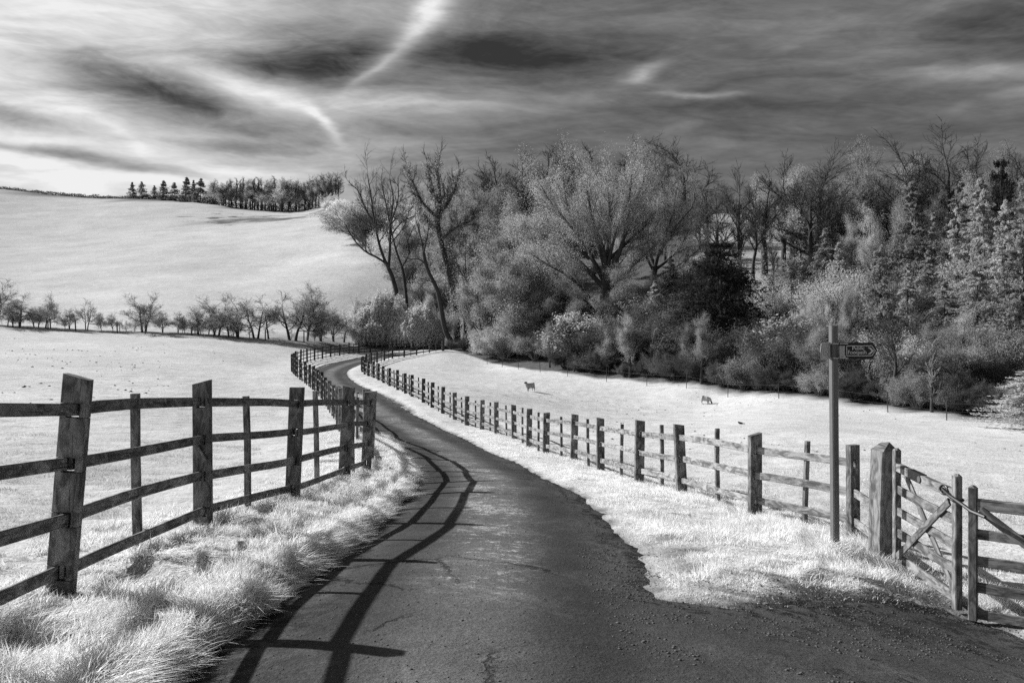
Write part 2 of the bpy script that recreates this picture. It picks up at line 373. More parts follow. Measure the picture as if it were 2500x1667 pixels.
# ---------------------------------------------------------------- lane edges in plan
R_near = [unproject(*p) for p in [(1584, 1455), (1573, 1400), (1560, 1365), (1535, 1335), (1510, 1308), (1486, 1283), (1462, 1256), (1435, 1232), (1414, 1209), (1379, 1191), (1334, 1173), (1298, 1152),
                                  (1257, 1128), (1200, 1107), (1161, 1086), (1110, 1061), (1059, 1038), (1008, 1012), (957, 981), (919, 959)]]
L_near = [unproject(*p) for p in [(330, 1720), (455, 1640), (545, 1570), (622, 1505), (700, 1445), (768, 1400), (838, 1340), (900, 1290), (955, 1242), (1003, 1195), (1006, 1160), (988, 1124), (966, 1097), (923, 1052)]]
R_near = [unproject(*p) for p in [(2760, 1640), (2600, 1590), (2500, 1556), (2400, 1525), (2345, 1505), (2290, 1483), (2150, 1474), (2000, 1480), (1850, 1484), (1720, 1482), (1640, 1472)]] + R_near
CEN = [(-3.45, 31.5), (-4.85, 36), (-6.3, 41), (-7.8, 46), (-9.1, 50), (-10.8, 55), (-12.3, 60.5), (-13.6, 66), (-14.7, 71.5), (-15.5, 77), (-15.95, 83), (-16.1, 89), (-15.8, 95), (-14.8, 100),
       (-12.8, 104.3), (-9.8, 107), (-6, 108.5), (0, 110), (8, 112)]
def catmull(pts, per=6):
    p = [np.array(q, float) for q in pts]; p = [2 * p[0] - p[1]] + p + [2 * p[-1] - p[-2]]; out = []
    for i in range(1, len(p) - 2):
        for k in range(per):
            t = k / per
            out.append(.5 * (2 * p[i] + (p[i + 1] - p[i - 1]) * t + (2 * p[i - 1] - 5 * p[i] + 4 * p[i + 1] - p[i + 2]) * t * t + (3 * p[i] - p[i - 1] - 3 * p[i + 1] + p[i + 2]) * t ** 3))
    out.append(p[-2]); return np.array(out)
cen = catmull(CEN, 4)
tg = np.gradient(cen, axis=0); tg /= np.linalg.norm(tg, axis=1, keepdims=True); nr = np.stack([tg[:, 1], -tg[:, 0]], 1)
far_r = cen + nr * 1.35; far_l = cen - nr * 1.35
R_line = np.concatenate([[(9, -7), (7.5, 3)], catmull(R_near, 3), far_r[6:]])
keep = catmull([(-1.9, -7), (-1.8, 0), (-1.7, 2.5)] + L_near[1:], 3)
L_line = np.concatenate([keep, far_l[2:]])
# keep right line from running back over itself
poly = np.concatenate([L_line, R_line[::-1]])
def seg_dist(X, Y, line):
    d = np.full(X.shape, 1e9)
    for (x0, y0), (x1, y1) in zip(line[:-1], line[1:]):
        ex, ey = x1 - x0, y1 - y0; l2 = ex * ex + ey * ey + 1e-12
        t = np.clip(((X - x0) * ex + (Y - y0) * ey) / l2, 0, 1)
        d = np.minimum(d, (X - x0 - t * ex) ** 2 + (Y - y0 - t * ey) ** 2)
    return np.sqrt(d)
def inside(X, Y, pl):
    r = np.zeros(X.shape, bool)
    for (x0, y0), (x1, y1) in zip(pl, np.roll(pl, -1, axis=0)):
        if y0 == y1: continue
        c = ((y0 > Y) != (y1 > Y)) & (X < (x1 - x0) * (Y - y0) / (y1 - y0) + x0); r ^= c
    return r
mid_line = np.concatenate([[(-.3, -7), (-.3, 3), (-.25, 7.2), (-.2, 10), (-.32, 13), (-.6, 16), (-1.3, 20.5), (-2.0, 24.5), (-2.8, 28)], cen])
def lane_fields(X, Y):
    dl = seg_dist(X, Y, L_line); dr = seg_dist(X, Y, R_line); ins = inside(X, Y, poly)
    d = np.minimum(dl, dr) * np.where(ins, -1, 1)
    return d, dl < dr, dl, dr
EDGE = [(900, 135), (1000, 118), (1080, 106.5), (1190, 97), (1295, 88), (1450, 80), (1600, 74), (1700, 70), (1900, 62), (2100, 56), (2300, 50), (2480, 47), (2800, 43)]
BACK = [(900, 136), (1000, 240), (1300, 260), (1640, 250), (1700, 120), (1760, 110), (2060, 108), (2150, 160), (2480, 190), (2800, 200)]
def edge_y(px): return np.interp(px, [e[0] for e in EDGE], [e[1] for e in EDGE])
HEDGE = [P(x, Y) for x, Y in [(-250, 103), (0, 104), (160, 103.5), (300, 103), (450, 103.5), (600, 104), (750, 107), (860, 118)]]
RIDGE = [P(x, Y) for x, Y in [(-300, 441), (0, 411), (160, 396), (319, 381), (478, 366), (620, 353), (765, 341), (800, 340)]]
HILLHEDGE = [P(x, Y) for x, Y in [(785, 338), (800, 300), (822, 262), (850, 240), (885, 216), (925, 196), (965, 180), (1020, 166), (1100, 156)]]
def lane_bump(d, left, Y):
    amp = np.where(left, .33 - .17 * sstep(26, 45, Y), .055)
    w = np.where(left, .36, .5)
    up = amp * np.clip(d / w, -1.2, 1); up = np.where(d > w, amp * (1 - sstep(1.5, 5.0, d)), up)
    fall = (1 - sstep(1.6, 5.0, d)) * (1 - .72 * sstep(12, 22, Y))
    up = np.where(left & (d > 0), (.13 * sstep(0, .10, d) + (.25 + .08 * (1 - sstep(6, 11, Y))) * np.clip(d / 1.15, 0, 1)) * fall, up)
    return np.where(d < 0, np.maximum(d * .55, -.25), up)
LN_B = [-26., 12., -8., 122.]
def ground_full(X, Y, want=False):
    z = base_z(X, Y); d = np.full(X.shape, 99.); left = np.zeros(X.shape, bool)
    m = (X > LN_B[0]) & (X < LN_B[1]) & (Y < LN_B[3])
    dd, ll, _, _ = lane_fields(X[m], Y[m]); d[m] = dd; left[m] = ll
    dn = d + ((fbm(X * 1.7, Y * 1.7, 3) - .5) * .05 + (fbm(X * 6., Y * 5., 4, 2) - .5) * .14 + (fbm(X * 3., Y * 3., 14, 2) - .5) * .25 * ((X > 1.2) & (Y < 8.5))) * (np.abs(d) < 2)
    und = (fbm(X * .9, Y * .9, 5) - .5) * .10 * sstep(.2, 1.2, d) + (fbm(X * 3.2, Y * 3.2, 8, 2) - .5) * .05 * sstep(.0, .6, d)
    und = und * (1 - sstep(60, 120, Y)) + (fbm(X / 14., Y / 14., 6) - .5) * 1.0 * sstep(110, 180, Y)
    # worn scrape with broken turf on the hillside
    pxx = X / np.maximum(Y, 1) * FPX + 1250
    scr = np.exp(-((X + 92) / 20.) ** 2 - ((Y - 297) / 17.) ** 2)
    und = und + scr * (fbm(X / 5., Y / 3., 17) - .6) * 2.5
    return (z + lane_bump(dn, left, Y) + und, z, dn, left)
def axis(parts):
    out = [parts[0][0]]
    for a, b, st in parts:
        n = max(1, int(round((b - a) / st))); out += list(np.linspace(a, b, n + 1)[1:])
    return np.array(out)
gx = 9 + np.cumsum(.14 * 1.115 ** np.arange(56)); gl = -24 - np.cumsum(.14 * 1.115 ** np.arange(56))
xs = np.concatenate([gl[::-1], axis([(-24, 9, .14)]), gx])
ys = np.concatenate([axis([(-8, 2, .6), (2, 14, .12), (14, 40, .24), (40, 122, .4)]), 122 + np.cumsum(.4 * 1.085 ** np.arange(66))])
GX, GY = np.meshgrid(xs, ys, indexing='ij')
GZ, GB, GD, GL = ground_full(GX, GY)
nx_, ny_ = GX.shape
def bil(A, X, Y):
    X = np.asarray(X, float); Y = np.asarray(Y, float)
    i = np.clip(np.searchsorted(xs, X) - 1, 0, nx_ - 2); j = np.clip(np.searchsorted(ys, Y) - 1, 0, ny_ - 2)
    fx = np.clip((X - xs[i]) / (xs[i + 1] - xs[i]), 0, 1); fy = np.clip((Y - ys[j]) / (ys[j + 1] - ys[j]), 0, 1)
    return (A[i, j] * (1 - fx) + A[i + 1, j] * fx) * (1 - fy) + (A[i, j + 1] * (1 - fx) + A[i + 1, j + 1] * fx) * fy
def gz(X, Y): return bil(GZ, X, Y)
def gzs(X, Y): return float(bil(GZ, np.array([X]), np.array([Y]))[0])
gpx = GX / np.maximum(GY, 1) * FPX + 1250
rough = np.zeros(GX.shape)
ey = edge_y(gpx); by = np.interp(gpx, [e[0] for e in BACK], [e[1] for e in BACK])
wn = (fbm(GX / 2., GY / 2., 21) - .5) * 3
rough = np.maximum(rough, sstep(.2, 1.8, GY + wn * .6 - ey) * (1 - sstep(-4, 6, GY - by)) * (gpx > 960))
mfar = (GY > 85) & (GY < 130) & (GX < 0) & (GX > -110)
hd = np.full(GX.shape, 99.); hd[mfar] = seg_dist(GX[mfar], GY[mfar], np.array(HEDGE))
rough = np.maximum(rough, .5 * (1 - sstep(1.2, 2.6, hd + wn * .3)))
# darker tone on the grass bank between the hedge and the far bend of the lane
bk = sstep(560, 800, gpx) * sstep(-1, 1.5, GY - np.interp(gpx, [560, 700, 800, 1000], [101, 99, 99, 114])) * (1 - sstep(0, 3, GY - np.interp(gpx, [560, 800, 1000], [106, 112, 124]))) * (gpx < 1060)
rough = np.maximum(rough, bk * .6)
m2 = (GY > 130) & (GY < 430); hd[m2] = np.minimum(seg_dist(GX[m2], GY[m2], np.array(RIDGE)), seg_dist(GX[m2], GY[m2], np.array(HILLHEDGE)) + 1)
rough = np.maximum(rough, (1 - sstep(3.0, 4.0, hd)) * m2)
scr_ = np.exp(-((GX + 92) / 20.) ** 2 - ((GY - 297) / 17.) ** 2) + .7 * np.exp(-((GX + 70) / 22.) ** 2 - ((GY - 285) / 8.) ** 2)
rough = np.maximum(rough, sstep(.42, .60, scr_ * .34 + fbm(GX / 5., GY / 2.2, 47, 4) * .45) * (scr_ > .12))
ry = np.interp(gpx, [-300, 0, 319, 478, 765, 800], [441, 411, 381, 366, 341, 340])
rough = np.maximum(rough, .8 * sstep(0, 5, GY - ry) * (gpx < 800))
# worn earth at the gateway and litter along the lane's right edge
worn = (1 - sstep(.05, .8, GD + (fbm(GX * 3.2, GY * 4.2, 31, 4) - .5) * 1.8)) * (GD < 2) * sstep(1.1, 1.9, GX) * (GY < 9.6)
rough = np.maximum(rough, worn)
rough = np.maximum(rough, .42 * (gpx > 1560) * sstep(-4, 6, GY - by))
rough = np.maximum(rough, (~GL) * (GD < .5) * (1 - sstep(0.02, .16, GD + (fbm(GX * 5, GY * 5, 33) - .5) * .25)) * .8)
idx = np.arange(nx_ * ny_).reshape(nx_, ny_)
def grid_faces(mask=None):
    F = np.stack([idx[:-1, :-1], idx[1:, :-1], idx[1:, 1:], idx[:-1, 1:]], -1)
    return F.reshape(-1, 4) if mask is None else F[mask]
def attr(me, name, vals):
    a = me.attributes.new(name, 'FLOAT', 'POINT'); a.data.foreach_set('value', np.ascontiguousarray(vals, dtype=np.float32).ravel())
def attr_node(t, name):
    n = t.nodes.new('ShaderNodeAttribute'); n.attribute_name = name; return NX(t, n.outputs['Fac'])

# ground material
m, t, p, o, c = new_mat('pasture'); M['ground'] = m
obv = c.outputs['Object']; ox, oy, oz = NSep(t, obv)
ro = attr_node(t, 'rough')
a1 = NNoise(t, obv, .10, 6, .65); a2 = NNoise(t, obv, 1.1, 6, .65); a3 = NNoise(t, obv, 9., 4, .7)
st = NNoise(t, NVec(t, ox * 2.2, oy * 5.0, 0), .55, 6, .72)          # tufts and trampled tufts
tuft = st.smooth(.57, .66)
speck = NNoise(t, obv, 2.6, 3, .8).smooth(.70, .76)
a0 = NNoise(t, NVec(t, ox * .02, oy * .035, 0), 1.0, 5, .6)
k = ((a0 - .5) * .2 + 1.0) * ((a1 - .5) * .7 + 1.0) * ((a2 - .5) * .6 + 1.0) * ((a3 - .5) * .7 + 1.0) * .55
k = k * (1.0 - tuft * .42) * (1.0 - speck * .5)
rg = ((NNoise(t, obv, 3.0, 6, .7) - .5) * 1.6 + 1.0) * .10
sc_ = attr_node(t, 'scrape')
scn = (NNoise(t, NVec(t, ox * .10, oy * .22, 0), 1.0, 6, .7) + sc_ * .22).smooth(.66, .74) * sc_.smooth(.08, .3)
ro = ro.max(scn * .9)
fr = (ro + (a2 - .5) * .5 * ro.smooth(0, .15)).max(0.0).min(1.0)
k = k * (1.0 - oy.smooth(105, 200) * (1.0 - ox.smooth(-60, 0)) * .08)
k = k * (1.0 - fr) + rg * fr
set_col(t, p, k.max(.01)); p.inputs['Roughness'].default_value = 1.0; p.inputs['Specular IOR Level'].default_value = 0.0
bump(t, p, a2 * .5 + a3 * .5 + st * .8, .55, .12)
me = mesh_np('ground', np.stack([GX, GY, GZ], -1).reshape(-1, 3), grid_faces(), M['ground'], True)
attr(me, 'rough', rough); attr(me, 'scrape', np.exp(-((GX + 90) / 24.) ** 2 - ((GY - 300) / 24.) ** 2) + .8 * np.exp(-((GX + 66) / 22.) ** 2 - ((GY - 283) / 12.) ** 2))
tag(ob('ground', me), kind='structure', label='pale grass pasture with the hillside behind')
# lane
cd_ = GD[:-1, :-1]; mk = np.minimum(np.minimum(GD[:-1, :-1], GD[1:, :-1]), np.minimum(GD[:-1, 1:], GD[1:, 1:])) < .25
mk &= (GY[:-1, :-1] < 115)
LZ = GB + (fbm(GX * 1.3, GY * 1.3, 41) - .5) * .02 - np.clip(GD - .05, 0, 1) * .4
F = grid_faces(mk); used, inv = np.unique(F, return_inverse=True)
V = np.stack([GX, GY, LZ], -1).reshape(-1, 3)[used]
mid = seg_dist(V[:, 0], V[:, 1], mid_line)
me = mesh_np('lane', V, inv.reshape(F.shape), None, True)
attr(me, 'mid', mid); attr(me, 'edge', -GD.reshape(-1)[used])
m, t, p, o, c = new_mat('old_tarmac'); M['lane'] = m; me.materials.append(m)
obv = c.outputs['Object']; ox, oy, oz = NSep(t, obv)
md = attr_node(t, 'mid'); ed = attr_node(t, 'edge')
f1 = NNoise(t, obv, 60., 4, .7); f2 = NNoise(t, obv, 1.3, 5, .6); f3 = NNoise(t, obv, 14., 5, .7)
vo = t.nodes.new('ShaderNodeTexVoronoi'); vo.feature = 'DISTANCE_TO_EDGE'; vo.inputs['Scale'].default_value = .55
t.links.new(NVec(t, ox + (f3 - .5) * .25, oy + (f2 - .5) * .9, 0), vo.inputs['Vector'])
crack = (1.0 - NX(t, vo.outputs['Distance']).smooth(.0, .012)) * NNoise(t, obv, .5, 2).smooth(.52, .60)
f0 = NNoise(t, obv, .45, 4, .6)
k = ((f1 - .5) * 1.7 + 1.0) * ((f2 - .5) * 1.0 + 1.0) * ((f3 - .5) * .8 + 1.0) * ((f0 - .5) * .8 + 1.0) * .080
k = k * ((1.0 - md.smooth(.08, .55)) * .55 + 1.0)
k = k * (1.0 - md.smooth(.25, .75, 0, .40) * md.smooth(.75, 1.15, 1, 0.15))
fw = oy.smooth(5.2, 7.0) * (1.0 - oy.smooth(30., 60.) * .5)
grit = (NNoise(t, NVec(t, ox * 1.0, oy * 1.6, 0), 5., 6, .75) + (NNoise(t, obv, .8, 3) - .5) * .5).smooth(.50, .60) * (1.0 - md.smooth(.14, .60)) * fw
patch = NNoise(t, NVec(t, ox * .8, oy * .5, 3.), 1.0, 5, .7, 1.5).smooth(.54, .60)
k = k * (patch * .30 + 1.0)
k = k + grit * (NNoise(t, obv, 34., 3, .7).smooth(.35, .7)) * .42
dirt = (NNoise(t, obv, 6., 6, .8) + (NNoise(t, obv, .7, 2) - .5) * .4).smooth(.50, .62) * (ed.smooth(.0, .8, 1, 0).max(ox.smooth(.9, 2.2) * .8))
k = k * (1.0 - dirt * .75) + dirt * NNoise(t, obv, 25., 3, .8).smooth(.58, .7) * .10
crumb = (NNoise(t, obv, 22., 4, .8) + (NNoise(t, obv, 3., 3, .6) - .5) * .6).smooth(.50, .56) * (1.0 - ed.smooth(.02, .34)) * ox.smooth(-9., 0.)
k = k * (1.0 - crumb * .75)
peb = NNoise(t, obv, 42., 2, .5).smooth(.74, .77); k = k + peb * .10
k = k * (1.0 - crack * .6)
set_col(t, p, k.max(.004)); p.inputs['Roughness'].default_value = .95; p.inputs['Specular IOR Level'].default_value = .12
bump(t, p, f1 * .5 + f3 * .9 + f2 * .8 + dirt * .8 + grit * .3 - crack, .7, .03)
tag(ob('lane', me), kind='structure', label='narrow winding tarmac lane with a gritty crown')

# ---------------------------------------------------------------- post-and-rail fences
def tangents(pts):
    p = np.array(pts); t_ = np.gradient(p, axis=0); return t_ / np.linalg.norm(t_, axis=1, keepdims=True)
def rail_fence(name, label, pts, heights, ph, side, mat_post, mat_rail, tilt={}, near=30., rail_h=.096, rails_max=100, extra_hi=0.0, first_prick=0, wide=.16):
    t_ = tangents(pts); n = np.stack([t_[:, 1], -t_[:, 0]], 1)          # n points to the right of the run
    z = [gzs(x, y) for x, y in pts]
    root = empty(name, (*pts[0], z[0])); r0 = np.array((*pts[0], z[0])); tag(root, label, 'fence')
    foot = [np.array((*pts[i], z[i])) - r0 for i in range(len(pts))]
    leans = []
    for i in range(len(pts)):
        lx, ly = tilt.get(i, (random.uniform(-.03, .03), random.uniform(-.03, .03)))
        H_ = ph * random.uniform(.97, 1.04); top = foot[i] + np.array((lx, ly, H_)); leans.append((foot[i], top, H_))
        nn = np.array((*n[i], 0.)); ax = (top - foot[i]) / H_
        mb = Mesh(); w, h = wide * random.uniform(.95, 1.06), .08; bottom = foot[i] - ax * .35
        def at_(hh): return foot[i] + ax * hh
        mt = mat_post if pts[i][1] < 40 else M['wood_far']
        if pts[i][1] < near:
            cur = -.35; gap = .076; rh = rail_h + .012
            rr = random.random() * 10
            for hh in heights:
                mb.beam(at_(cur), at_(hh - rh / 2), w, h, nn, .005, r0=rr, s0=cur)
                for s in (-1, 1):
                    cw = (w - gap) / 2; off = nn * s * (gap / 2 + cw / 2)
                    mb.beam(at_(hh - rh / 2) + off, at_(hh + rh / 2) + off, cw, h, nn, .005, r0=rr + s * .05, s0=hh)
                cur = hh + rh / 2
            mb.beam(at_(cur), at_(H_), w, h, nn, .005, r0=rr, s0=cur, cutend=random.choice((-1, 1)) * random.uniform(0, .02))
        else:
            mb.beam(bottom, top, w, h, nn, .006)
        mb.build('post', mt, root)
    # rails: they lie side by side in each mortise
    left_over = Mesh(); cnt = 0
    for i in range(len(pts) - 1):
        far_ = cnt >= rails_max
        for k, hh in enumerate(heights):
            def pt(j, s):
                f, tp, H_ = leans[j]; nn = np.array((*n[j], 0.))
                return f + (tp - f) / H_ * hh + nn * .0175 * s
            s0 = 1 if (i + k) % 2 == 0 else -1
            a = pt(i, s0); b = pt(i + 1, s0); d = (b - a); L = np.linalg.norm(d); d /= L
            a = a - d * random.uniform(.040, .052); b = b + d * random.uniform(.035, .05)
            a[2] += random.uniform(-.005, .005); b[2] += random.uniform(-.005, .005)
            sdv = np.array((d[1], -d[0], 0)); tgt = left_over if far_ else Mesh()
            nseg = 6 if pts[i][1] < 40 else 2
            tgt.beam(a, b, .025, rail_h * random.uniform(.93, 1.06), sdv, .005, nseg, bow=random.uniform(-.016, .010), wob=.003)
            if not far_:
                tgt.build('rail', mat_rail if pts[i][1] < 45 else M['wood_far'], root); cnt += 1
        # one slender stake nailed to the middle of the bay, on the field side
        if i >= first_prick:
            mx = (foot[i] + foot[i + 1]) / 2; nn = (n[i] + n[i + 1]) / 2; q = mx + np.array((*(nn * side * .052), 0))
            q[2] = gzs(q[0] + r0[0], q[1] + r0[1]) - r0[2]; hh = (foot[i][2] + foot[i + 1][2]) / 2 + ph * random.uniform(.90, .99)
            mb = Mesh(); mb.beam(q - np.array((0, 0, .3)), np.array((q[0] + random.uniform(-.03, .03), q[1] + random.uniform(-.04, .04), hh)), .062, .048, np.array((*nn, 0)), .004, 3, wob=.006)
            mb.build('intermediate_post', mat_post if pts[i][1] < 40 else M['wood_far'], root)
    if left_over.n:
        tag(left_over.build('rail', M['wood_far'], root), kind='stuff')
    return root, leans, n
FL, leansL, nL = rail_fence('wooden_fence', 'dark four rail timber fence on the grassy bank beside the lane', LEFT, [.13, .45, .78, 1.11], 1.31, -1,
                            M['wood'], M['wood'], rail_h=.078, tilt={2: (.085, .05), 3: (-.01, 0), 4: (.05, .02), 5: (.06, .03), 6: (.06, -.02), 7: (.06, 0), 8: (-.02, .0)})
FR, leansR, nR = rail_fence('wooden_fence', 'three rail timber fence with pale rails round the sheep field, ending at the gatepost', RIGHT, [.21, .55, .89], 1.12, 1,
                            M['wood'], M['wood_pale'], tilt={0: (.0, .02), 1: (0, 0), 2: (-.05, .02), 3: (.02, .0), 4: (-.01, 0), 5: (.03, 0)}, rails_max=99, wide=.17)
mb = Mesh()
f, tp, H_ = leansL[3]; q = f + (tp - f) / H_ * .70 - np.array((*(tangents(LEFT)[3] * .048), 0))
mb.beam(q + np.array((-.06, 0, .10)), q + np.array((.06, -.0, -.10)), .07, .02, (0, 1, .0), .003); mb.build('offcut_board', M['wood'], FL)
# rail stubs that close the gap between the last post of the right fence and the gatepost
G1 = (4.07, 9.8)
for k, hh in enumerate([.21, .55, .89]):
    if k == 2: continue
    f, tp, H_ = leansR[0]; mb = Mesh()
    a = f + (tp - f) / H_ * hh; b = np.array((G1[0] - .05, G1[1] + .1, 0)) - np.array(FR.location); b[2] = a[2] + .01
    mb.beam(a, b, .032, .095, (1, .1, 0), .005); mb.build('rail', M['wood_pale'], FR)

# ---------------------------------------------------------------- gatepost, wicket and field gate
z1 = gzs(*G1); gp = Mesh(); w = .215; rot = radians(20)
ax1 = np.array((cos(rot), sin(rot), 0)); lean = np.array((.05, .02, 0))
gp.beam((0, 0, -.4), lean + np.array((0, 0, 1.20)), w, w * .95, ax1, .015, 4, wob=.004)
V8 = []
ay1 = np.array((-sin(rot), cos(rot), 0)); c0 = lean + np.array((0, 0, 1.198)); a_ = w / 2 - .002
for (i, j) in ((-1, -1), (1, -1), (1, 1), (-1, 1)): V8.append(c0 + ax1 * i * a_ + ay1 * j * a_ * .95)
V8 += [c0 + ay1 * (-a_ * .55) + ax1 * .02 + np.array((0, 0, .10)), c0 + ay1 * (a_ * .75) + ax1 * .02 + np.array((0, 0, .075))]
gp.add(V8, [(0, 1, 4), (1, 2, 5, 4), (2, 3, 5), (3, 0, 4, 5), (3, 2, 1, 0)], [(v[0], v[2]) for v in V8])
g1 = gp.build('gatepost', M['wood_gate'], None, (*G1, z1)); tag(g1, 'stout square gatepost with a pointed weathered top, behind the footpath signpost', 'gatepost')
HIN = np.array((4.13, 9.52)); LAT = np.array((4.15, 8.27))
def gate_frame(name, label, A, B, za, zb, bars, sa, sb, braces, zoff=.07):
    root = empty(name, (A[0], A[1], za)); tag(root, label, 'gate')
    d = np.array((B[0] - A[0], B[1] - A[1], zb - za)); L = np.linalg.norm(d[:2]); dh = np.array((*(d[:2] / L), 0)); nn = np.array((dh[1], -dh[0], 0))
    def pt(s, h): return d * s + np.array((0, 0, h))
    for s, hgt, w in ((0, sa, .075), (1, sb, .075)):
        mb = Mesh(); mb.beam(pt(s, zoff - .03), pt(s, hgt - .02), w, .07, dh, .008); mb.beam(pt(s, hgt - .02), pt(s, hgt), w, .07, dh, .02, 1, w1=w * .5, h1=.04)
        mb.build('stile', M['wood_gate'], root)
    for h, bh, th in bars:
        mb = Mesh(); mb.beam(pt(0, h) + dh * .03, pt(1, h) - dh * .03, th, bh, nn, .004, 4, wob=.003); mb.build('bar', M['wood_gate'], root)
    for (s0, h0, s1, h1, off) in braces:
        mb = Mesh(); mb.beam(pt(s0, h0) + nn * off, pt(s1, h1) + nn * off, .02, .075, nn, .003); mb.build('brace', M['wood_gate'], root)
    return root, pt, dh, nn
zh, zl = gzs(*HIN), gzs(*LAT)
# the lane side is -X, so a negative offset along the normal stands in front
gw, ptw, dhw, nnw = gate_frame('wicket_gate', 'narrow timber wicket gate with crossed braces between the gatepost and the field gate', HIN, LAT, zh, zl,
                     [(.14, .09, .028), (.40, .09, .028), (.63, .09, .028), (.86, .09, .028), (1.10, .085, .06)], 1.30, 1.30,
                     [(.06, .16, .93, 1.02, -.0 + .028), (.12, 1.04, .93, .16, -.03)])
print('wicket normal', nnw)
mb = Mesh(); mb.beam(ptw(.26, 1.10), ptw(.48, 1.10), .068, .095, nnw, .004); mb.build('strap_hinge', M['iron'], gw)
for s in (.47, .82):
    mb = Mesh(); cc = ptw(s, 1.10) + nnw * .034; mb.tube([cc, cc + nnw * .012], .032, 14); mb.build('bolt_plate', M['wood_gate'], gw)
FG0 = np.array((4.19, 8.06)); FG1 = np.array((6.75, 6.15)); zf0, zf1 = gzs(*FG0), gzs(*FG1)
gf, ptf, dhf, nnf = gate_frame('field_gate', 'wide five bar timber field gate with a diagonal brace, closed beside the wicket', FG0, FG1, zf0, zf1,
                     [(.10, .085, .03), (.34, .09, .03), (.58, .09, .03), (.82, .09, .03), (1.09, .10, .06)], 1.26, 1.26, [(.02, 1.05, .42, .12, .0 + .034)])
mb = Mesh(); mb.beam((0, 0, 1.19 - .03), (0, 0, 1.24), .01, .01, dhf, .002)
la = empty('gate_latch', (LAT[0], LAT[1], zl)); tag(la, 'dark strap latch looped round both stiles where the two gates meet', 'latch')
mb = Mesh(); a = np.array((-.06, .16, 1.13)); b = np.array((.06, -.45, 1.01))
mb.tube([a, (-.055, .02, 1.09), (-.03, -.15, 1.05), (.0, -.26, 1.01), (.05, -.40, .99)], .017, 8); mb.build('strap', M['iron'], la)
mb = Mesh(); rg = [(-.06 + .03 * cos(q), .13 + .045 * sin(q), 1.125 + .035 * sin(q * 1.0 + .6)) for q in np.linspace(0, 6.28, 15)]
mb.tube(rg, .010, 6); mb.build('ring', M['iron'], la)
mb = Mesh(); rg = [(.055 * cos(q), .055 * sin(q), 1.06) for q in np.linspace(0, 6.28, 17)]; mb.tube(rg, .011, 6); mb.build('collar', M['iron'], la)

# ---------------------------------------------------------------- footpath signpost
SP = ((2037 - 1250) / FPX * 9.6, 9.6); zs = gzs(*SP); sg = empty('footpath_signpost', (*SP, zs)); tag(sg, 'tall square metal footpath signpost with two pointed finger boards', 'signpost')
topz = -(795 - HOR) / FPX * 9.6 - zs
mb = Mesh(); mb.beam((.01, 0, -.3), (-.012, 0, topz), .078, .078, (cos(.25), sin(.25), 0), .012, 3); mb.build('pole', M['post_metal'], sg)
def finger(rz, L, zc, h, tip, worn):
    """a finger board along +x, turned by rz about the pole"""
    e = empty('finger_board', (0, 0, zc), rz); e.parent = sg; q = Mesh()
    th = .006; pts = [(.03, -h / 2), (L - tip, -h / 2), (L, 0), (L - tip, h / 2), (.03, h / 2)]
    V = [(x, -th / 2 - .045, z) for x, z in pts] + [(x, th / 2 - .045, z) for x, z in pts]; n = 5
    F = [tuple(range(n)), tuple(range(2 * n - 1, n - 1, -1))] + [(i, i + n, (i + 1) % n + n, (i + 1) % n) for i in range(n)]
    q.add(V, F); bo = q.build('board', M['sign_worn' if worn else 'sign_dark'], sg); bo.location = (0, 0, zc); bo.rotation_euler = (0, 0, rz)
    def part(name, mesh_obj): mesh_obj.parent = bo
    y0 = (th / 2 - .045 + .0025) if worn else (-th / 2 - .045 - .0025); ln = .0075; q = Mesh()
    x0 = .115; x1 = L - tip - .015; x2 = L - .022; zz = h * .30
    fr = [(x0, -zz), (x1, -zz), (x2, 0), (x1, zz), (x0, zz)]
    for i in range(5):
        a, b = fr[i], fr[(i + 1) % 5]; dx_, dz_ = b[0] - a[0], b[1] - a[1]; l = math.hypot(dx_, dz_); ux, uz = dx_ / l * ln / 2, dz_ / l * ln / 2
        q.add([(a[0] - ux - uz, y0, a[1] - uz + ux), (a[0] - ux + uz, y0, a[1] - uz - ux), (b[0] + ux + uz, y0, b[1] + uz - ux), (b[0] + ux - uz, y0, b[1] + uz + ux)], [(0, 1, 2, 3)])
    cx = x1 - .045; cw = .028
    for s in (-1, 1):
        q.add([(cx, y0, s * zz * .72), (cx + cw, y0, s * zz * .72), (cx + cw + .045, y0, 0), (cx + .045, y0, 0)], [(0, 1, 2, 3)])
    q.build('border', M['sign_white'], bo)
    for txt, zt, xo in (('Public', .010, 0.012), ('Footpath', -.034, 0)):
        cu = bpy.data.curves.new('lettering', 'FONT'); cu.body = txt; cu.size = .058; cu.align_x = 'CENTER'; cu.extrude = .0008; cu.offset = .0007
        cu.materials.append(M['sign_white']); to = bpy.data.objects.new('lettering', cu); link(to, bo)
        to.location = ((x0 + cx) / 2 + xo, y0, zt); to.rotation_euler = (pi / 2, 0, pi if worn else 0)
    bpy.data.objects.remove(e); return bo
zc = -(856 - HOR) / FPX * 9.6 - zs
finger(radians(4), (2140 - 2037) / FPX * 9.6, zc, .178, .05, False)
lf = finger(radians(4), .46, zc + .003, .178, .05, True)
lf.rotation_euler = (0, 0, radians(118)); lf.scale = (1, 1, 1); tag(lf, 'worn paler finger board seen almost end on')
lf.rotation_euler = (0, 0, radians(180 + 58))
for o_ in lf.children:
    if o_.type == 'FONT': o_.scale = (1, 1, 1)
mb = Mesh(); zt = zc
for s in (-1, 1):
    mb.tube([(.048 * cos(q), .048 * sin(q), zt + s * .078) for q in np.linspace(0, 6.2832, 17)], .0055, 6)
    mb.tube([(.04, -.045, zt + s * .078), (.13, -.05, zt + s * .078)], .0055, 6)
mb.build('clamp', M['sign_white'], sg)
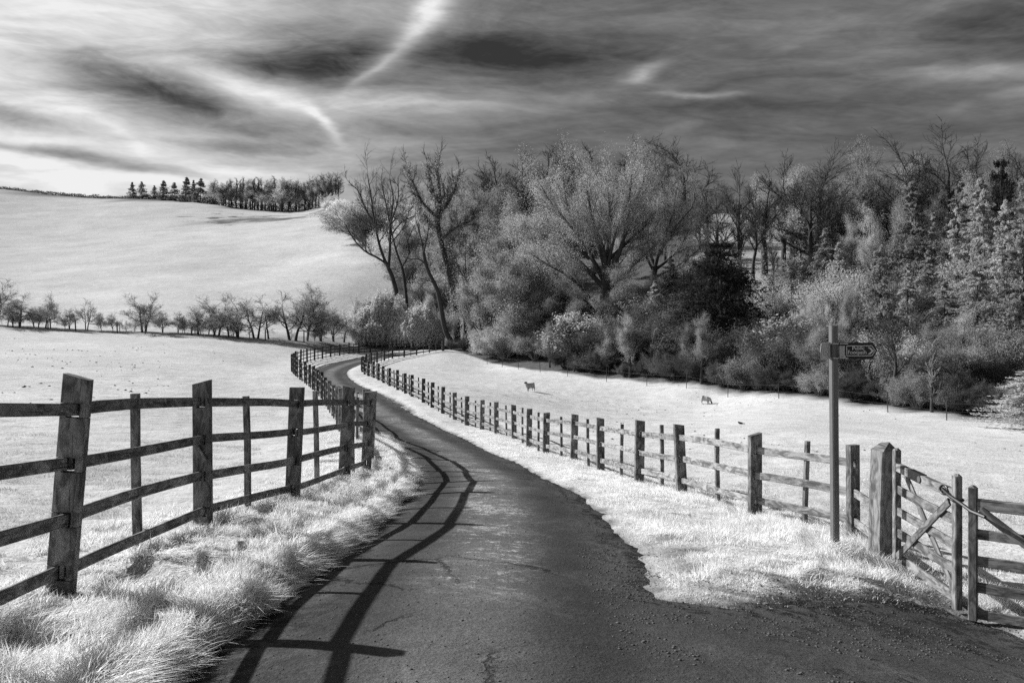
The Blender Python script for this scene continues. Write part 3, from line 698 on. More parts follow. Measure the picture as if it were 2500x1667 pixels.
mb = Mesh(); mb.beam((.035, -.052, zt - .062), (.105, -.052, zt - .062), .004, .02, (0, 1, 0)); mb.beam((.035, -.053, zt), (.095, -.05, zt), .004, .11, (0, 1, 0), .002)
mb.build('bracket_plate', M['sign_worn'], sg)

# ---------------------------------------------------------------- wire fences
def wire_fence(name, label, pts, hs, mat, post_r=.045, wires=(.5, .95), th=.006, wmat=None):
    z = [gzs(*q) for q in pts]; r0 = np.array((*pts[0], z[0])); root = empty(name, r0); tag(root, label, 'fence')
    for i, q in enumerate(pts):
        a = np.array((*q, z[i])) - r0; hh = hs * random.uniform(.85, 1.15); mb = Mesh()
        mb.tube([a - (0, 0, .2), a + np.array((random.uniform(-.07, .07), 0, hh))], post_r, 6); mb.build('post', mat, root)
    for w in wires:
        mb = Mesh(); mb.tube([np.array((*q, z[i] + w)) - r0 for i, q in enumerate(pts)], th, 4); mb.build('wire', wmat or M['wire'], root)
    return root
def along(line, step, jit=.1):
    l = np.array(line); s = np.concatenate([[0], np.cumsum(np.linalg.norm(np.diff(l, axis=0), axis=1))])
    out = []; q = 0
    while q < s[-1]:
        out.append((float(np.interp(q, s, l[:, 0])), float(np.interp(q, s, l[:, 1])))); q += step * random.uniform(1 - jit, 1 + jit)
    return out
wire_fence('wire_fence', 'low stock fence of stakes and wire running under the hawthorn hedgerow', [(x, y - 1.2) for x, y in along(HEDGE[:-1], 4.2, .3)], 1.15, M['bark'], .07)
wire_fence('wire_fence', 'thin stakes and wire along the foot of the wood behind the sheep', [(x, y - .6) for x, y in along([P(*e) for e in EDGE[3:]], 4.6, .2)], 1.1, M['bark'], .028, th=.003)
wire_fence('wire_fence', 'far line of tiny stakes along the skyline of the bare hill', [(x, y) for x, y in along(RIDGE[:5], 7.0, .35)], 1.5, M['bark'], .10, wires=(1.0,), th=.02)
far_pts = [P(x, Y) for x, Y in [(883, 121), (905, 120), (925, 119), (940, 118), (960, 117.3), (978, 116.5), (996, 115.7), (1013, 115), (1033, 114.3)]]
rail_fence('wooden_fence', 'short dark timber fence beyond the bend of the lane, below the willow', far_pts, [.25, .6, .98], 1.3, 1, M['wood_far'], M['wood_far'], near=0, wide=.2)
q = P(1080, 104); fp = Mesh(); fp.beam((0, 0, -.3), (.02, 0, 1.5), .26, .26, (1, 0, 0), .02); q2 = fp.build('strainer_post', M['wood_far'], None, (q[0] + .1, q[1], gzs(*q)))
tag(q2, 'thick dark post where the sheep field fence meets the brushwood', 'fence post')
# ================================================================ trees
def grow(Pp, Rp, c, ang, ratio, k, r=None, wander=.12, up=.1, rr=.55, t0=.25, taper=.35, cont=True, outb=0.0):
    """children of parent chains: Pp (n,m,3), Rp (n,m) -> chains (n*c,k,3) and radii"""
    n, m, _ = Pp.shape; g = r or RNG
    t = t0 + (1 - t0) * (np.arange(c)[None] + g.random((n, c))) / c
    if cont: t[:, -1] = 1.0
    L = np.linalg.norm(np.diff(Pp, axis=1), axis=2).sum(1)[:, None]
    f = t * (m - 1); i = np.minimum(f.astype(int), m - 2); w = f - i
    a = np.arange(n)[:, None]
    B = Pp[a, i] * (1 - w[..., None]) + Pp[a, i + 1] * w[..., None]
    D = Pp[a, i + 1] - Pp[a, i]; D /= np.linalg.norm(D, axis=2, keepdims=True) + 1e-9
    R = (Rp[a, i] * (1 - w) + Rp[a, i + 1] * w)
    rv = g.normal(size=(n, c, 3)); rv -= D * (rv * D).sum(2, keepdims=True); rv /= np.linalg.norm(rv, axis=2, keepdims=True) + 1e-9
    A = g.uniform(ang[0], ang[1], (n, c)); A = np.radians(A)
    if cont: A[:, -1] *= .3
    d = D * np.cos(A)[..., None] + rv * np.sin(A)[..., None]
    ln = L * ratio * (1.25 - .75 * t) * g.uniform(.65, 1.25, (n, c))
    if cont: ln[:, -1] = (L * ratio * .8)[:, 0]
    B = B.reshape(-1, 3); d = d.reshape(-1, 3); ln = ln.reshape(-1); R = R.reshape(-1)
    out = np.empty((n * c, k, 3)); out[:, 0] = B; p = B.copy(); bend = g.normal(size=d.shape) * wander
    for j in range(1, k):
        d = d + bend * .5 + g.normal(size=d.shape) * wander * .7 + np.array([0, 0, up])
        d /= np.linalg.norm(d, axis=1, keepdims=True); p = p + d * (ln / (k - 1))[:, None]; out[:, j] = p
    rad = (R * rr)[:, None] * np.linspace(1, taper, k)[None]
    return out, rad
def clampr(R, mn): return np.maximum(R, mn)
def leaves(Pp, per, size, g=None, spread=.1, t0=.2, drop=0.0, elong=1.0):
    """leaf sized quads scattered about the ends of the twigs"""
    g = g or RNG; n, m, _ = Pp.shape
    t = (t0 + (1 - t0) * g.random((n, per))) * (m - 1); i = np.minimum(t.astype(int), m - 2); w = (t - i)[..., None]; a = np.arange(n)[:, None]
    C = (Pp[a, i] * (1 - w) + Pp[a, i + 1] * w).reshape(-1, 3) + g.normal(size=(n * per, 3)) * spread
    C[:, 2] -= np.abs(g.normal(size=len(C))) * drop
    u = g.normal(size=C.shape); u /= np.linalg.norm(u, axis=1, keepdims=True); v = np.cross(u, g.normal(size=C.shape)); v /= np.linalg.norm(v, axis=1, keepdims=True)
    s = size * g.uniform(.55, 1.3, len(C))[:, None] * .5
    V = np.stack([C - u * s * elong, C + v * s * .55, C + u * s * elong, C - v * s * .55], 1).reshape(-1, 3)
    return V, np.arange(len(V)).reshape(-1, 4)
def trunk_chain(pts, r0, r1, k=9):
    p = catmull(pts, 6) if len(pts) > 2 else np.array(pts, float)
    s = np.concatenate([[0], np.cumsum(np.linalg.norm(np.diff(p, axis=0), axis=1))]); q = np.linspace(0, s[-1], k)
    P_ = np.stack([np.interp(q, s, p[:, j]) for j in range(3)], 1)
    return P_[None], np.linspace(r0, r1, k)[None]
def meshes(name, chains, mats):
    """chains: dict part -> (list of (P,R,sides) or (V,F), material)"""
    return None
def tubemesh(name, lst, mat, smooth=True): 
    V, F = merge([tubes(p, r, m) for p, r, m in lst]); return mesh_np(name, V, F, mat, smooth)
def leafmesh(name, lst, mat): 
    V, F = merge(lst); return mesh_np(name, V, F, mat)
PROTO = {}; RAD = {}
def proto(key, **parts):
    PROTO[key] = parts; r_ = []
    for me in parts.values():
        a = np.empty(len(me.vertices) * 3, dtype=np.float32); me.vertices.foreach_get('co', a); a = a.reshape(-1, 3)[::7]; r_.append(np.hypot(a[:, 0], a[:, 1]))
    RAD[key] = float(np.percentile(np.concatenate(r_), 93)) #     # part name -> mesh; every prototype is 10 m tall

def tree_bare(key, seed, trunk_h=.35, spread=(20, 48), c=(9, 6, 6, 5), lr=(.9, .62, .55, .5), up=.10, wander=.12, lean=0., mat='bark', tmat='twig', leaf=None, lsize=.16, lper=3, trunks=1, minr=.010, rad=.17, lspread=.12, t00=.3, ivy=None, lt='twig'):
    g = np.random.default_rng(seed); T = []; 
    for s in range(trunks):
        a = g.uniform(0, 6.28); off = .0 if trunks == 1 else .35; ln = lean if trunks == 1 else .16
        x, y = cos(a) * off, sin(a) * off; hx, hy = (lean * 6, 0) if trunks == 1 else (cos(a) * ln * 6, sin(a) * ln * 6)
        T.append(trunk_chain([(x, y, -.3), (x + hx * .3, y + hy * .3, 2.2), (x + hx * .8 + g.normal() * .12, y + hy * .8, 4.6), (x + hx + g.normal() * .25, y + hy, 7.2)], rad / sqrt(trunks), rad * .35 / sqrt(trunks)))
    P0 = np.concatenate([q[0] for q in T]); R0 = np.concatenate([q[1] for q in T])
    P1, R1 = grow(P0, R0, c[0], spread, .42 * lr[0], 7, g, wander * .8, up * 1.2, .6, trunk_h)
    P2, R2 = grow(P1, R1, c[1], (22, 50), lr[1], 5, g, wander, up, .6, .25)
    P3, R3 = grow(P2, R2, c[2], (22, 50), lr[2], 4, g, wander * 1.2, up * .9, .6, .15)
    P4, R4 = grow(P3, R3, c[3], (18, 45), lr[3] * 1.25, 3, g, wander * 1.2, up * .8, .6, .1)
    k = 10.0 / max(q[..., 2].max() for q in (P3, P4))
    for q in (P0, P1, P2, P3, P4): q *= k
    parts = dict(trunk=tubemesh(key + '_trunk', [(P0, R0, 9), (P1, R1, 6)], M[mat]),
                 branches=tubemesh(key + '_branches', [(P2, clampr(R2, minr * 1.6), 4), (P3, clampr(R3, minr), 3), (P4, clampr(R4, minr * .6), 3)], M[tmat], False))
    if leaf: parts['crown'] = leafmesh(key + '_crown', [leaves(P4, lper, lsize, g, lspread, .1), leaves(P3, max(1, lper // 2), lsize, g, lspread, .3)], M[leaf])
    if ivy:
        A, B = leaves(P0, 1500, .13, g, .20, .05), leaves(P1, 60, .11, g, .10, .0); A = (A[0][:int(len(A[0]) // 4 * .9) * 4], A[1][:int(len(A[0]) // 4 * .9)]) 
        parts['ivy'] = leafmesh(key + '_ivy', [A, B], M[ivy])
    proto(key, **parts)
def tree_conifer(key, seed, tiers=26, width=2.2, base=.1, droop=-.25, needle='needle_dark', lsize=.16, per=26, upcurve=.05, trunk_r=.11, tmat='bark', shape=.8, side=9, nspread=.035, top=10.0):
    g = np.random.default_rng(seed)
    P0, R0 = trunk_chain([(0, 0, -.3), (.05, 0, 4), (0, .03, 7.5), (.02, 0, top)], trunk_r, .015)
    B = []; 
    for i in range(tiers):
        t = base + (1 - base) * (i + g.random() * .6) / tiers; z = t * top * .985; L = width * (1 - t) ** shape * g.uniform(.75, 1.15) + .10
        for j in range(6 if t < .8 else 4):
            a = g.uniform(0, 6.28); l = L * g.uniform(.6, 1.1); zz = z + g.uniform(-.12, .12); d = np.array([cos(a), sin(a), 0])
            q = np.array([[0, 0, zz], *[np.array([0, 0, zz]) + d * l * s + np.array([0, 0, droop * l * s + upcurve * l * s * s * 3]) for s in (.33, .66, 1.)]]); B.append(q)
    P1 = np.array(B); R1 = np.linspace(.022, .006, 4)[None] * np.ones((len(B), 1))
    P2, R2 = grow(P1, R1, side, (30, 65), .42, 3, g, .10, -.06, .6, .12, cont=True)
    k = dict(trunk=tubemesh(key + '_trunk', [(P0, R0, 8)], M[tmat]), branches=tubemesh(key + '_branches', [(P1, R1, 4), (P2, clampr(R2, .006), 3)], M[tmat], False),
             crown=leafmesh(key + '_crown', [leaves(P2, per // 2, lsize, g, nspread, .0, .03, 1.6), leaves(P1, per, lsize, g, nspread * 1.2, .1, .04, 1.6)], M[needle]))
    proto(key, **k)
def bush(key, seed, leaf='leaf_mid', n=22, per=14, lsize=.30, tmat='twig', flat=1.0, wide=1.0, minr=.03, gap=.25, c=(6, 6)):
    """a shrub 10 units tall: many stems from the foot, leaves through the volume"""
    g = np.random.default_rng(seed); S = []
    for i in range(n):
        a = g.uniform(0, 6.28); s = g.uniform(.15, 1.0) * 4.5 * wide; h = 8.2 * sqrt(max(0, 1 - (s / (5.6 * wide)) ** 2)) * g.uniform(.7, 1.1)
        S.append(np.array([[cos(a) * .4, sin(a) * .4, -.3], [cos(a) * s * .35, sin(a) * s * .35, h * .35], [cos(a) * s * .75, sin(a) * s * .75, h * .72], [cos(a) * s, sin(a) * s, h]]))
    P0 = np.array(S); R0 = np.linspace(.16, .05, 4)[None] * np.ones((n, 1))
    P1, R1 = grow(P0, R0, c[0], (25, 60), .45, 4, g, .15, .05, .6, gap); P2, R2 = grow(P1, R1, c[1], (25, 60), .6, 3, g, .15, .05, .6, .1)
    k = 10.0 / P2[..., 2].max()
    for q in (P0, P1, P2): q[..., 2] *= k
    parts = dict(stems=tubemesh(key + '_stems', [(P0, R0, 5), (P1, clampr(R1, minr), 3), (P2, clampr(R2, minr * .7), 3)], M[tmat], False))
    if leaf: parts['crown'] = leafmesh(key + '_crown', [leaves(P2, per, lsize, g, .35, .0)], M[leaf])
    proto(key, **parts)
tree_bare('ash', 1, c=(11, 6, 6, 5), spread=(18, 40), up=.13)
tree_bare('oak', 2, c=(12, 7, 6, 5), spread=(30, 62), lr=(1.05, .62, .55, .5), wander=.2, up=.07, t00=.2)
tree_bare('ashb', 3, c=(10, 6, 6, 5), trunk_h=.45, spread=(16, 36), up=.14)
tree_bare('airy', 4, c=(13, 7, 6, 4), spread=(20, 52), lr=(1.05, .6, .55, .5), tmat='twig_mid', leaf='leaf_light', lsize=.058, lper=24, trunk_h=.2, lspread=.17, up=.2)
tree_bare('airyb', 5, c=(11, 7, 6, 4), spread=(18, 44), tmat='twig_mid', leaf='leaf_light', lsize=.055, lper=18, trunk_h=.25, lspread=.15, up=.2)
tree_bare('ivytree', 6, c=(11, 6, 6, 5), spread=(18, 44), up=.13, ivy='leaf_mid', rad=.2)
tree_bare('darkleaf', 7, c=(12, 6, 6, 4), trunks=3, spread=(25, 60), leaf='leaf_mid', lsize=.085, lper=18, trunk_h=.12, lspread=.2, wander=.16, rad=.2)
tree_bare('haw', 8, trunks=2, c=(11, 6, 6, 4), spread=(35, 75), lr=(1.2, .65, .6, .5), trunk_h=.30, tmat='twig_mid', leaf='leaf_bright', lsize=.06, lper=7, wander=.22, up=.05, rad=.24, minr=.014)
tree_bare('hawl', 9, trunks=3, c=(9, 7, 6, 5), spread=(25, 55), lr=(1.1, .65, .6, .5), trunk_h=.2, mat='bark_light', tmat='twig_light', leaf='leaf_bright', lsize=.10, lper=3, wander=.2, up=.08, rad=.2, minr=.012)
tree_bare('haww', 10, trunks=1, c=(10, 7, 6, 5), spread=(35, 66), lr=(1.25, .65, .6, .5), trunk_h=.32, tmat='twig_light', leaf='leaf_bright', lsize=.06, lper=7, wander=.24, up=.05, rad=.22, minr=.014, lean=.12)
tree_bare('poplar', 11, c=(16, 4, 4, 3), spread=(12, 26), lr=(.55, .6, .6, .5), up=.2, trunk_h=.15, minr=.03, tmat='twig_mid')
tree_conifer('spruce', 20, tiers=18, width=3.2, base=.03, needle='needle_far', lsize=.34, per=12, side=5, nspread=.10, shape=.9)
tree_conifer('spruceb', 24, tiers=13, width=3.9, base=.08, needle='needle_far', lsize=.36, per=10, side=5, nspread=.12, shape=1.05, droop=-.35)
tree_conifer('larch', 21, tiers=26, width=2.5, base=.10, droop=-.42, needle='leaf_mid', lsize=.10, per=34, upcurve=.06, side=10)
tree_conifer('larchm', 22, tiers=28, width=2.2, base=.05, droop=-.15, needle='leaf_mid', lsize=.11, per=36, upcurve=.06, side=10)
tree_conifer('cedar', 23, tiers=20, width=4.6, base=.16, droop=-.05, needle='needle_dark', lsize=.15, per=40, upcurve=.03, trunk_r=.2, shape=.42, side=12, nspread=.06)
bush('bushb', 30, 'leaf_bright', lsize=.18, per=64, tmat='twig_light'); bush('bushm', 31, 'leaf_mid', lsize=.18, per=64, tmat='twig_mid')
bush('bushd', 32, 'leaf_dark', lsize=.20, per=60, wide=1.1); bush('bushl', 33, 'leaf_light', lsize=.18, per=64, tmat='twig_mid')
bush('brush', 34, None, n=46, tmat='twig', c=(7, 7), minr=.03)
bush('holly', 35, 'leaf_mid', n=26, lsize=.42, per=22, wide=.8)
# weeping willow: long pale strands hanging from arching limbs
g = np.random.default_rng(40)
P0, R0 = trunk_chain([(0, 0, -.3), (.2, 0, 2.5), (.0, .2, 5)], .5, .25)
P1, R1 = grow(P0, R0, 12, (25, 75), .8, 7, g, .12, .05, .5, .5); P2, R2 = grow(P1, R1, 9, (20, 60), .4, 4, g, .15, -.05, .5, .3)
rr_ = np.sqrt(g.random(3600)) * 5.2; aa_ = g.uniform(0, 6.28, 3600)
st_ = np.stack([rr_ * np.cos(aa_), rr_ * np.sin(aa_), 9.6 * np.sqrt(1 - (rr_ / 6.0) ** 2) * g.uniform(.7, 1., 3600) * (.55 + .6 * vnoise(rr_ * np.cos(aa_) * .7, rr_ * np.sin(aa_) * .7, 9))], 1)
n_s = len(st_); P3 = np.empty((n_s, 5, 3)); P3[:, 0] = st_; dd = g.normal(size=(n_s, 3)) * .25; ln = np.clip(st_[:, 2] * g.uniform(.35, .95, n_s), .5, 6)
for j in range(1, 5):
    P3[:, j] = P3[:, j - 1] + np.stack([dd[:, 0] * .5 ** j, dd[:, 1] * .5 ** j, -ln / 4], 1)
kz = 9.0 / max(P2[..., 2].max(), 1)
for q in (P0, P1, P2): q[..., 2] *= kz
proto('willow', trunk=tubemesh('willow_trunk', [(P0, R0, 8), (P1, R1, 5)], M['bark_light']), branches=tubemesh('willow_branches', [(P2, clampr(R2, .03), 4), (P3, np.full((n_s, 5), .018), 3)], M['twig_light'], False),
      crown=leafmesh('willow_crown', [leaves(P3, 26, .18, g, .07, .0, 0, 3.0)], M['willow_leaf']))

def place(key, name, x, Y, ytop, label=None, group=None, wx=1.0, lean=0.0, cat='tree', D=True, zoff=0.0, rz=None, mats=None, h=None):
    """x and the top are where the photograph shows them; Y is the true distance in metres; the foot stands on the ground"""
    if D: x *= 2500 / 2352.; ytop = None if ytop is None else ytop * 2500 / 2352.
    X = (x - 1250) / FPX * Y; z0 = gzs(X, Y) + zoff
    hh = h if h else max(.6, (HOR - ytop) / FPX * Y - z0); s = hh / 10.0
    r = empty(name, (X, Y, z0)); r.rotation_euler = (0, lean, random.uniform(0, 6.28) if rz is None else rz); r.scale = (s * wx, s * wx, s)
    if lean: r.rotation_mode = 'ZYX'; r.rotation_euler = (0, lean, 0)
    tag(r, label, cat, group)
    for pn, me in PROTO[key].items():
        o_ = bpy.data.objects.new(pn, me); COL.objects.link(o_); o_.parent = r
        if mats and pn in mats:
            o_.material_slots[0].link = 'OBJECT'; o_.material_slots[0].material = M[mats[pn]]
    return r

# ---- the two named bare trees and the great pale tree, drawn limb by limb at their true size
def limb_tree(name, label, foot_px, Y, limbs, r_base, seed, ytop, c=(7, 6, 5), tmat='twig', leaf=None, lsize=.2, lper=3, lspread=.2, spread_y=.5, ivy=None, lr=(.42, .55, .55), minr=.022, bark='bark', up=.12, wander=.13, t0=.2, ivy_n=0):
    g = np.random.default_rng(seed); K = 2500 / 2352.
    X0 = (foot_px[0] * K - 1250) / FPX * Y; z0 = gzs(X0, Y); root = empty(name, (X0, Y, z0)); tag(root, label, 'tree')
    main = []; rad = []
    for pts, ra, rb, depth in limbs:
        q = [((x * K - 1250) / FPX * Y - X0, depth * Y * .0 + dep, (HOR - y * K) / FPX * Y - z0) for (x, y), dep in zip(pts, np.linspace(0, depth, len(pts)) if not isinstance(depth, tuple) else np.linspace(depth[0], depth[1], len(pts)))]
        P_, R_ = trunk_chain(q, ra, rb, 10); main.append(P_); rad.append(R_)
    P0 = np.concatenate(main); R0 = np.concatenate(rad)
    P1, R1 = grow(P0[1:] if len(P0) > 1 else P0, R0[1:] if len(P0) > 1 else R0, c[0], (18, 48), lr[0], 6, g, wander, up, .55, t0)
    P2, R2 = grow(P1, R1, c[1], (20, 50), lr[1], 4, g, wander, up, .6, .15)
    P3, R3 = grow(P2, R2, c[2], (20, 48), lr[2] * 1.15, 3, g, wander, up, .6, .1)
    zt_ = (HOR - ytop * K) / FPX * Y - z0; zm = max(P3[..., 2].max(), 1); kf = zt_ / zm
    for q in (P0, P1, P2, P3): q[..., 2] *= kf; q[..., 0] *= (1 + kf) / 2
    ob('trunk', tubemesh(name + '_trunk', [(P0, R0, 9)], M[bark]), root)
    ob('branches', tubemesh(name + '_branches', [(P1, clampr(R1, minr * 1.4), 5), (P2, clampr(R2, minr), 3), (P3, clampr(R3, minr * .6), 3)], M[tmat], False), root)
    if leaf: ob('crown', leafmesh(name + '_crown', [leaves(P3, lper, lsize, g, lspread, .0), leaves(P2, lper, lsize, g, lspread, .2)], M[leaf]), root)
    if ivy: ob('ivy', leafmesh(name + '_ivy', [leaves(P0, ivy_n, .22, g, .42, .0)], M[ivy]), root)
    return root
limb_tree('ash_tree', 'tall bare tree forking low into a wide fan of dark twigs above the willow', (925, 790), 120,
          [([(925, 790), (912, 668), (896, 600), (890, 588)], .38, .28, 0),
           ([(890, 588), (872, 540), (858, 470), (850, 400), (842, 340)], .22, .05, -1.5), ([(890, 588), (893, 520), (893, 460), (900, 400), (890, 345)], .22, .05, 1.0),
           ([(858, 470), (835, 430), (820, 385), (798, 362)], .14, .04, -2.0), ([(893, 470), (878, 400), (866, 352)], .14, .04, 2.5), ([(893, 470), (915, 410), (918, 350)], .14, .04, -2),
           ([(884, 575), (865, 560), (838, 545), (812, 515), (790, 470)], .16, .04, -3), ([(895, 500), (920, 460), (948, 440)], .12, .04, 3), ([(896, 520), (930, 480), (950, 430)], .10, .03, -3),
           ([(862, 490), (835, 470), (800, 440)], .10, .03, 2)], .45, 51, 326, c=(9, 6, 4), minr=.018, wander=.15, lr=(.28, .55, .6))
limb_tree('ash_tree', 'thin dark stem leaning beside the tall forked bare tree', (945, 790), 122,
          [([(940, 790), (932, 665), (925, 605), (922, 590)], .26, .2, 0), ([(922, 590), (905, 540), (890, 470), (880, 420)], .18, .04, 1), ([(922, 590), (940, 555), (938, 520), (960, 470)], .13, .03, -1),
           ([(930, 640), (945, 610), (965, 590)], .06, .03, -1)], .3, 52, 400, c=(6, 5, 4), minr=.02, lr=(.35, .5, .5))
limb_tree('ash_tree', 'slender dark tree with a long curving trunk rising beside the brushwood', (1038, 785), 108,
          [([(1038, 785), (1022, 755), (1012, 700), (1002, 650), (978, 600), (970, 560)], .34, .2, 0), ([(970, 560), (962, 520), (950, 480)], .15, .04, 1), ([(970, 560), (978, 530), (985, 490)], .12, .04, -1),
           ([(975, 590), (958, 575), (935, 582), (915, 600)], .09, .03, -1), ([(1008, 680), (1020, 655), (1040, 650)], .07, .03, 1), ([(1000, 645), (985, 630), (968, 640), (955, 665)], .07, .02, -1)], .36, 53, 470, c=(6, 5, 4), minr=.02, lr=(.4, .5, .5))
limb_tree('ivy_clad_tree', 'tall tree with an ivy wrapped trunk and bare spreading top above the willow', (1048, 810), 122,
          [([(1050, 810), (1046, 700), (1030, 610), (1010, 530), (1002, 480)], .58, .34, 0), ([(1002, 480), (998, 430), (985, 380), (975, 335)], .34, .06, 2), ([(1002, 480), (1010, 430), (1005, 370), (1010, 332)], .34, .06, -2),
           ([(1003, 470), (1030, 430), (1045, 390), (1052, 350)], .24, .05, 2), ([(1000, 470), (970, 440), (950, 395), (935, 350)], .24, .05, -2), ([(1012, 530), (1045, 500), (1080, 485), (1095, 460)], .22, .05, -2),
           ([(1005, 500), (975, 480), (955, 450)], .14, .05, 2)], .7, 54, 322, c=(11, 6, 5), minr=.024, ivy='leaf_mid', ivy_n=1500, wander=.17, lr=(.30, .55, .6))
limb_tree('great_tree', 'huge rounded tree with radiating dark limbs under a haze of pale buds', (1392, 790), 96,
          [([(1392, 800), (1388, 700), (1390, 640), (1392, 600)], .62, .5, 0),
           ([(1392, 600), (1385, 540), (1360, 470), (1345, 400), (1335, 345)], .34, .05, -2), ([(1392, 600), (1400, 520), (1405, 440), (1400, 370), (1405, 330)], .36, .05, 2), ([(1392, 600), (1425, 540), (1440, 460), (1465, 390), (1480, 345)], .32, .05, -3),
           ([(1388, 640), (1340, 580), (1290, 520), (1250, 450), (1235, 400)], .30, .05, 3), ([(1390, 620), (1345, 540), (1300, 450), (1285, 390), (1280, 350)], .28, .05, -4), ([(1390, 655), (1450, 590), (1500, 540), (1540, 500)], .22, .05, 3),
           ([(1375, 690), (1340, 650), (1300, 610), (1240, 575), (1190, 540)], .24, .05, -3), ([(1350, 560), (1290, 500), (1225, 470), (1180, 470)], .16, .05, 4), ([(1378, 700), (1350, 680), (1310, 650), (1260, 650)], .16, .04, 3),
           ([(1400, 560), (1460, 500), (1520, 440), (1540, 400)], .22, .05, 4), ([(1395, 590), (1410, 500), (1440, 400), (1440, 350)], .2, .05, -5), ([(1365, 600), (1280, 560), (1210, 500), (1175, 470)], .18, .05, 6),
           ([(1392, 600), (1375, 500), (1380, 420), (1370, 340)], .22, .05, 6), ([(1385, 620), (1330, 520), (1250, 420), (1225, 385)], .2, .05, -7)],
          .6, 55, 314, c=(14, 8, 6), tmat='twig_mid', leaf='leaf_light', lsize=.085, lper=13, lspread=.32, minr=.016, up=.12, wander=.12, lr=(.27, .62, .65), t0=.2)
limb_tree('great_tree', 'large pale budded tree joined to the right side of the huge rounded tree', (1500, 800), 100,
          [([(1505, 800), (1500, 650), (1505, 590)], .42, .34, 0), ([(1505, 590), (1490, 540), (1490, 470), (1495, 400), (1505, 350)], .24, .05, 2), ([(1505, 590), (1520, 520), (1545, 450), (1550, 380)], .24, .05, -2),
           ([(1503, 600), (1550, 560), (1590, 500), (1610, 440)], .2, .05, 2), ([(1505, 580), (1540, 500), (1590, 430), (1590, 400)], .18, .05, -3), ([(1500, 620), (1560, 590), (1620, 540), (1640, 510)], .14, .04, 2), ([(1500, 600), (1470, 540), (1455, 480), (1450, 400)], .16, .04, -3)],
          .4, 56, 335, c=(11, 8, 6), tmat='twig_mid', leaf='leaf_light', lsize=.085, lper=13, lspread=.32, minr=.016, up=.12, wander=.12, lr=(.27, .62, .65))
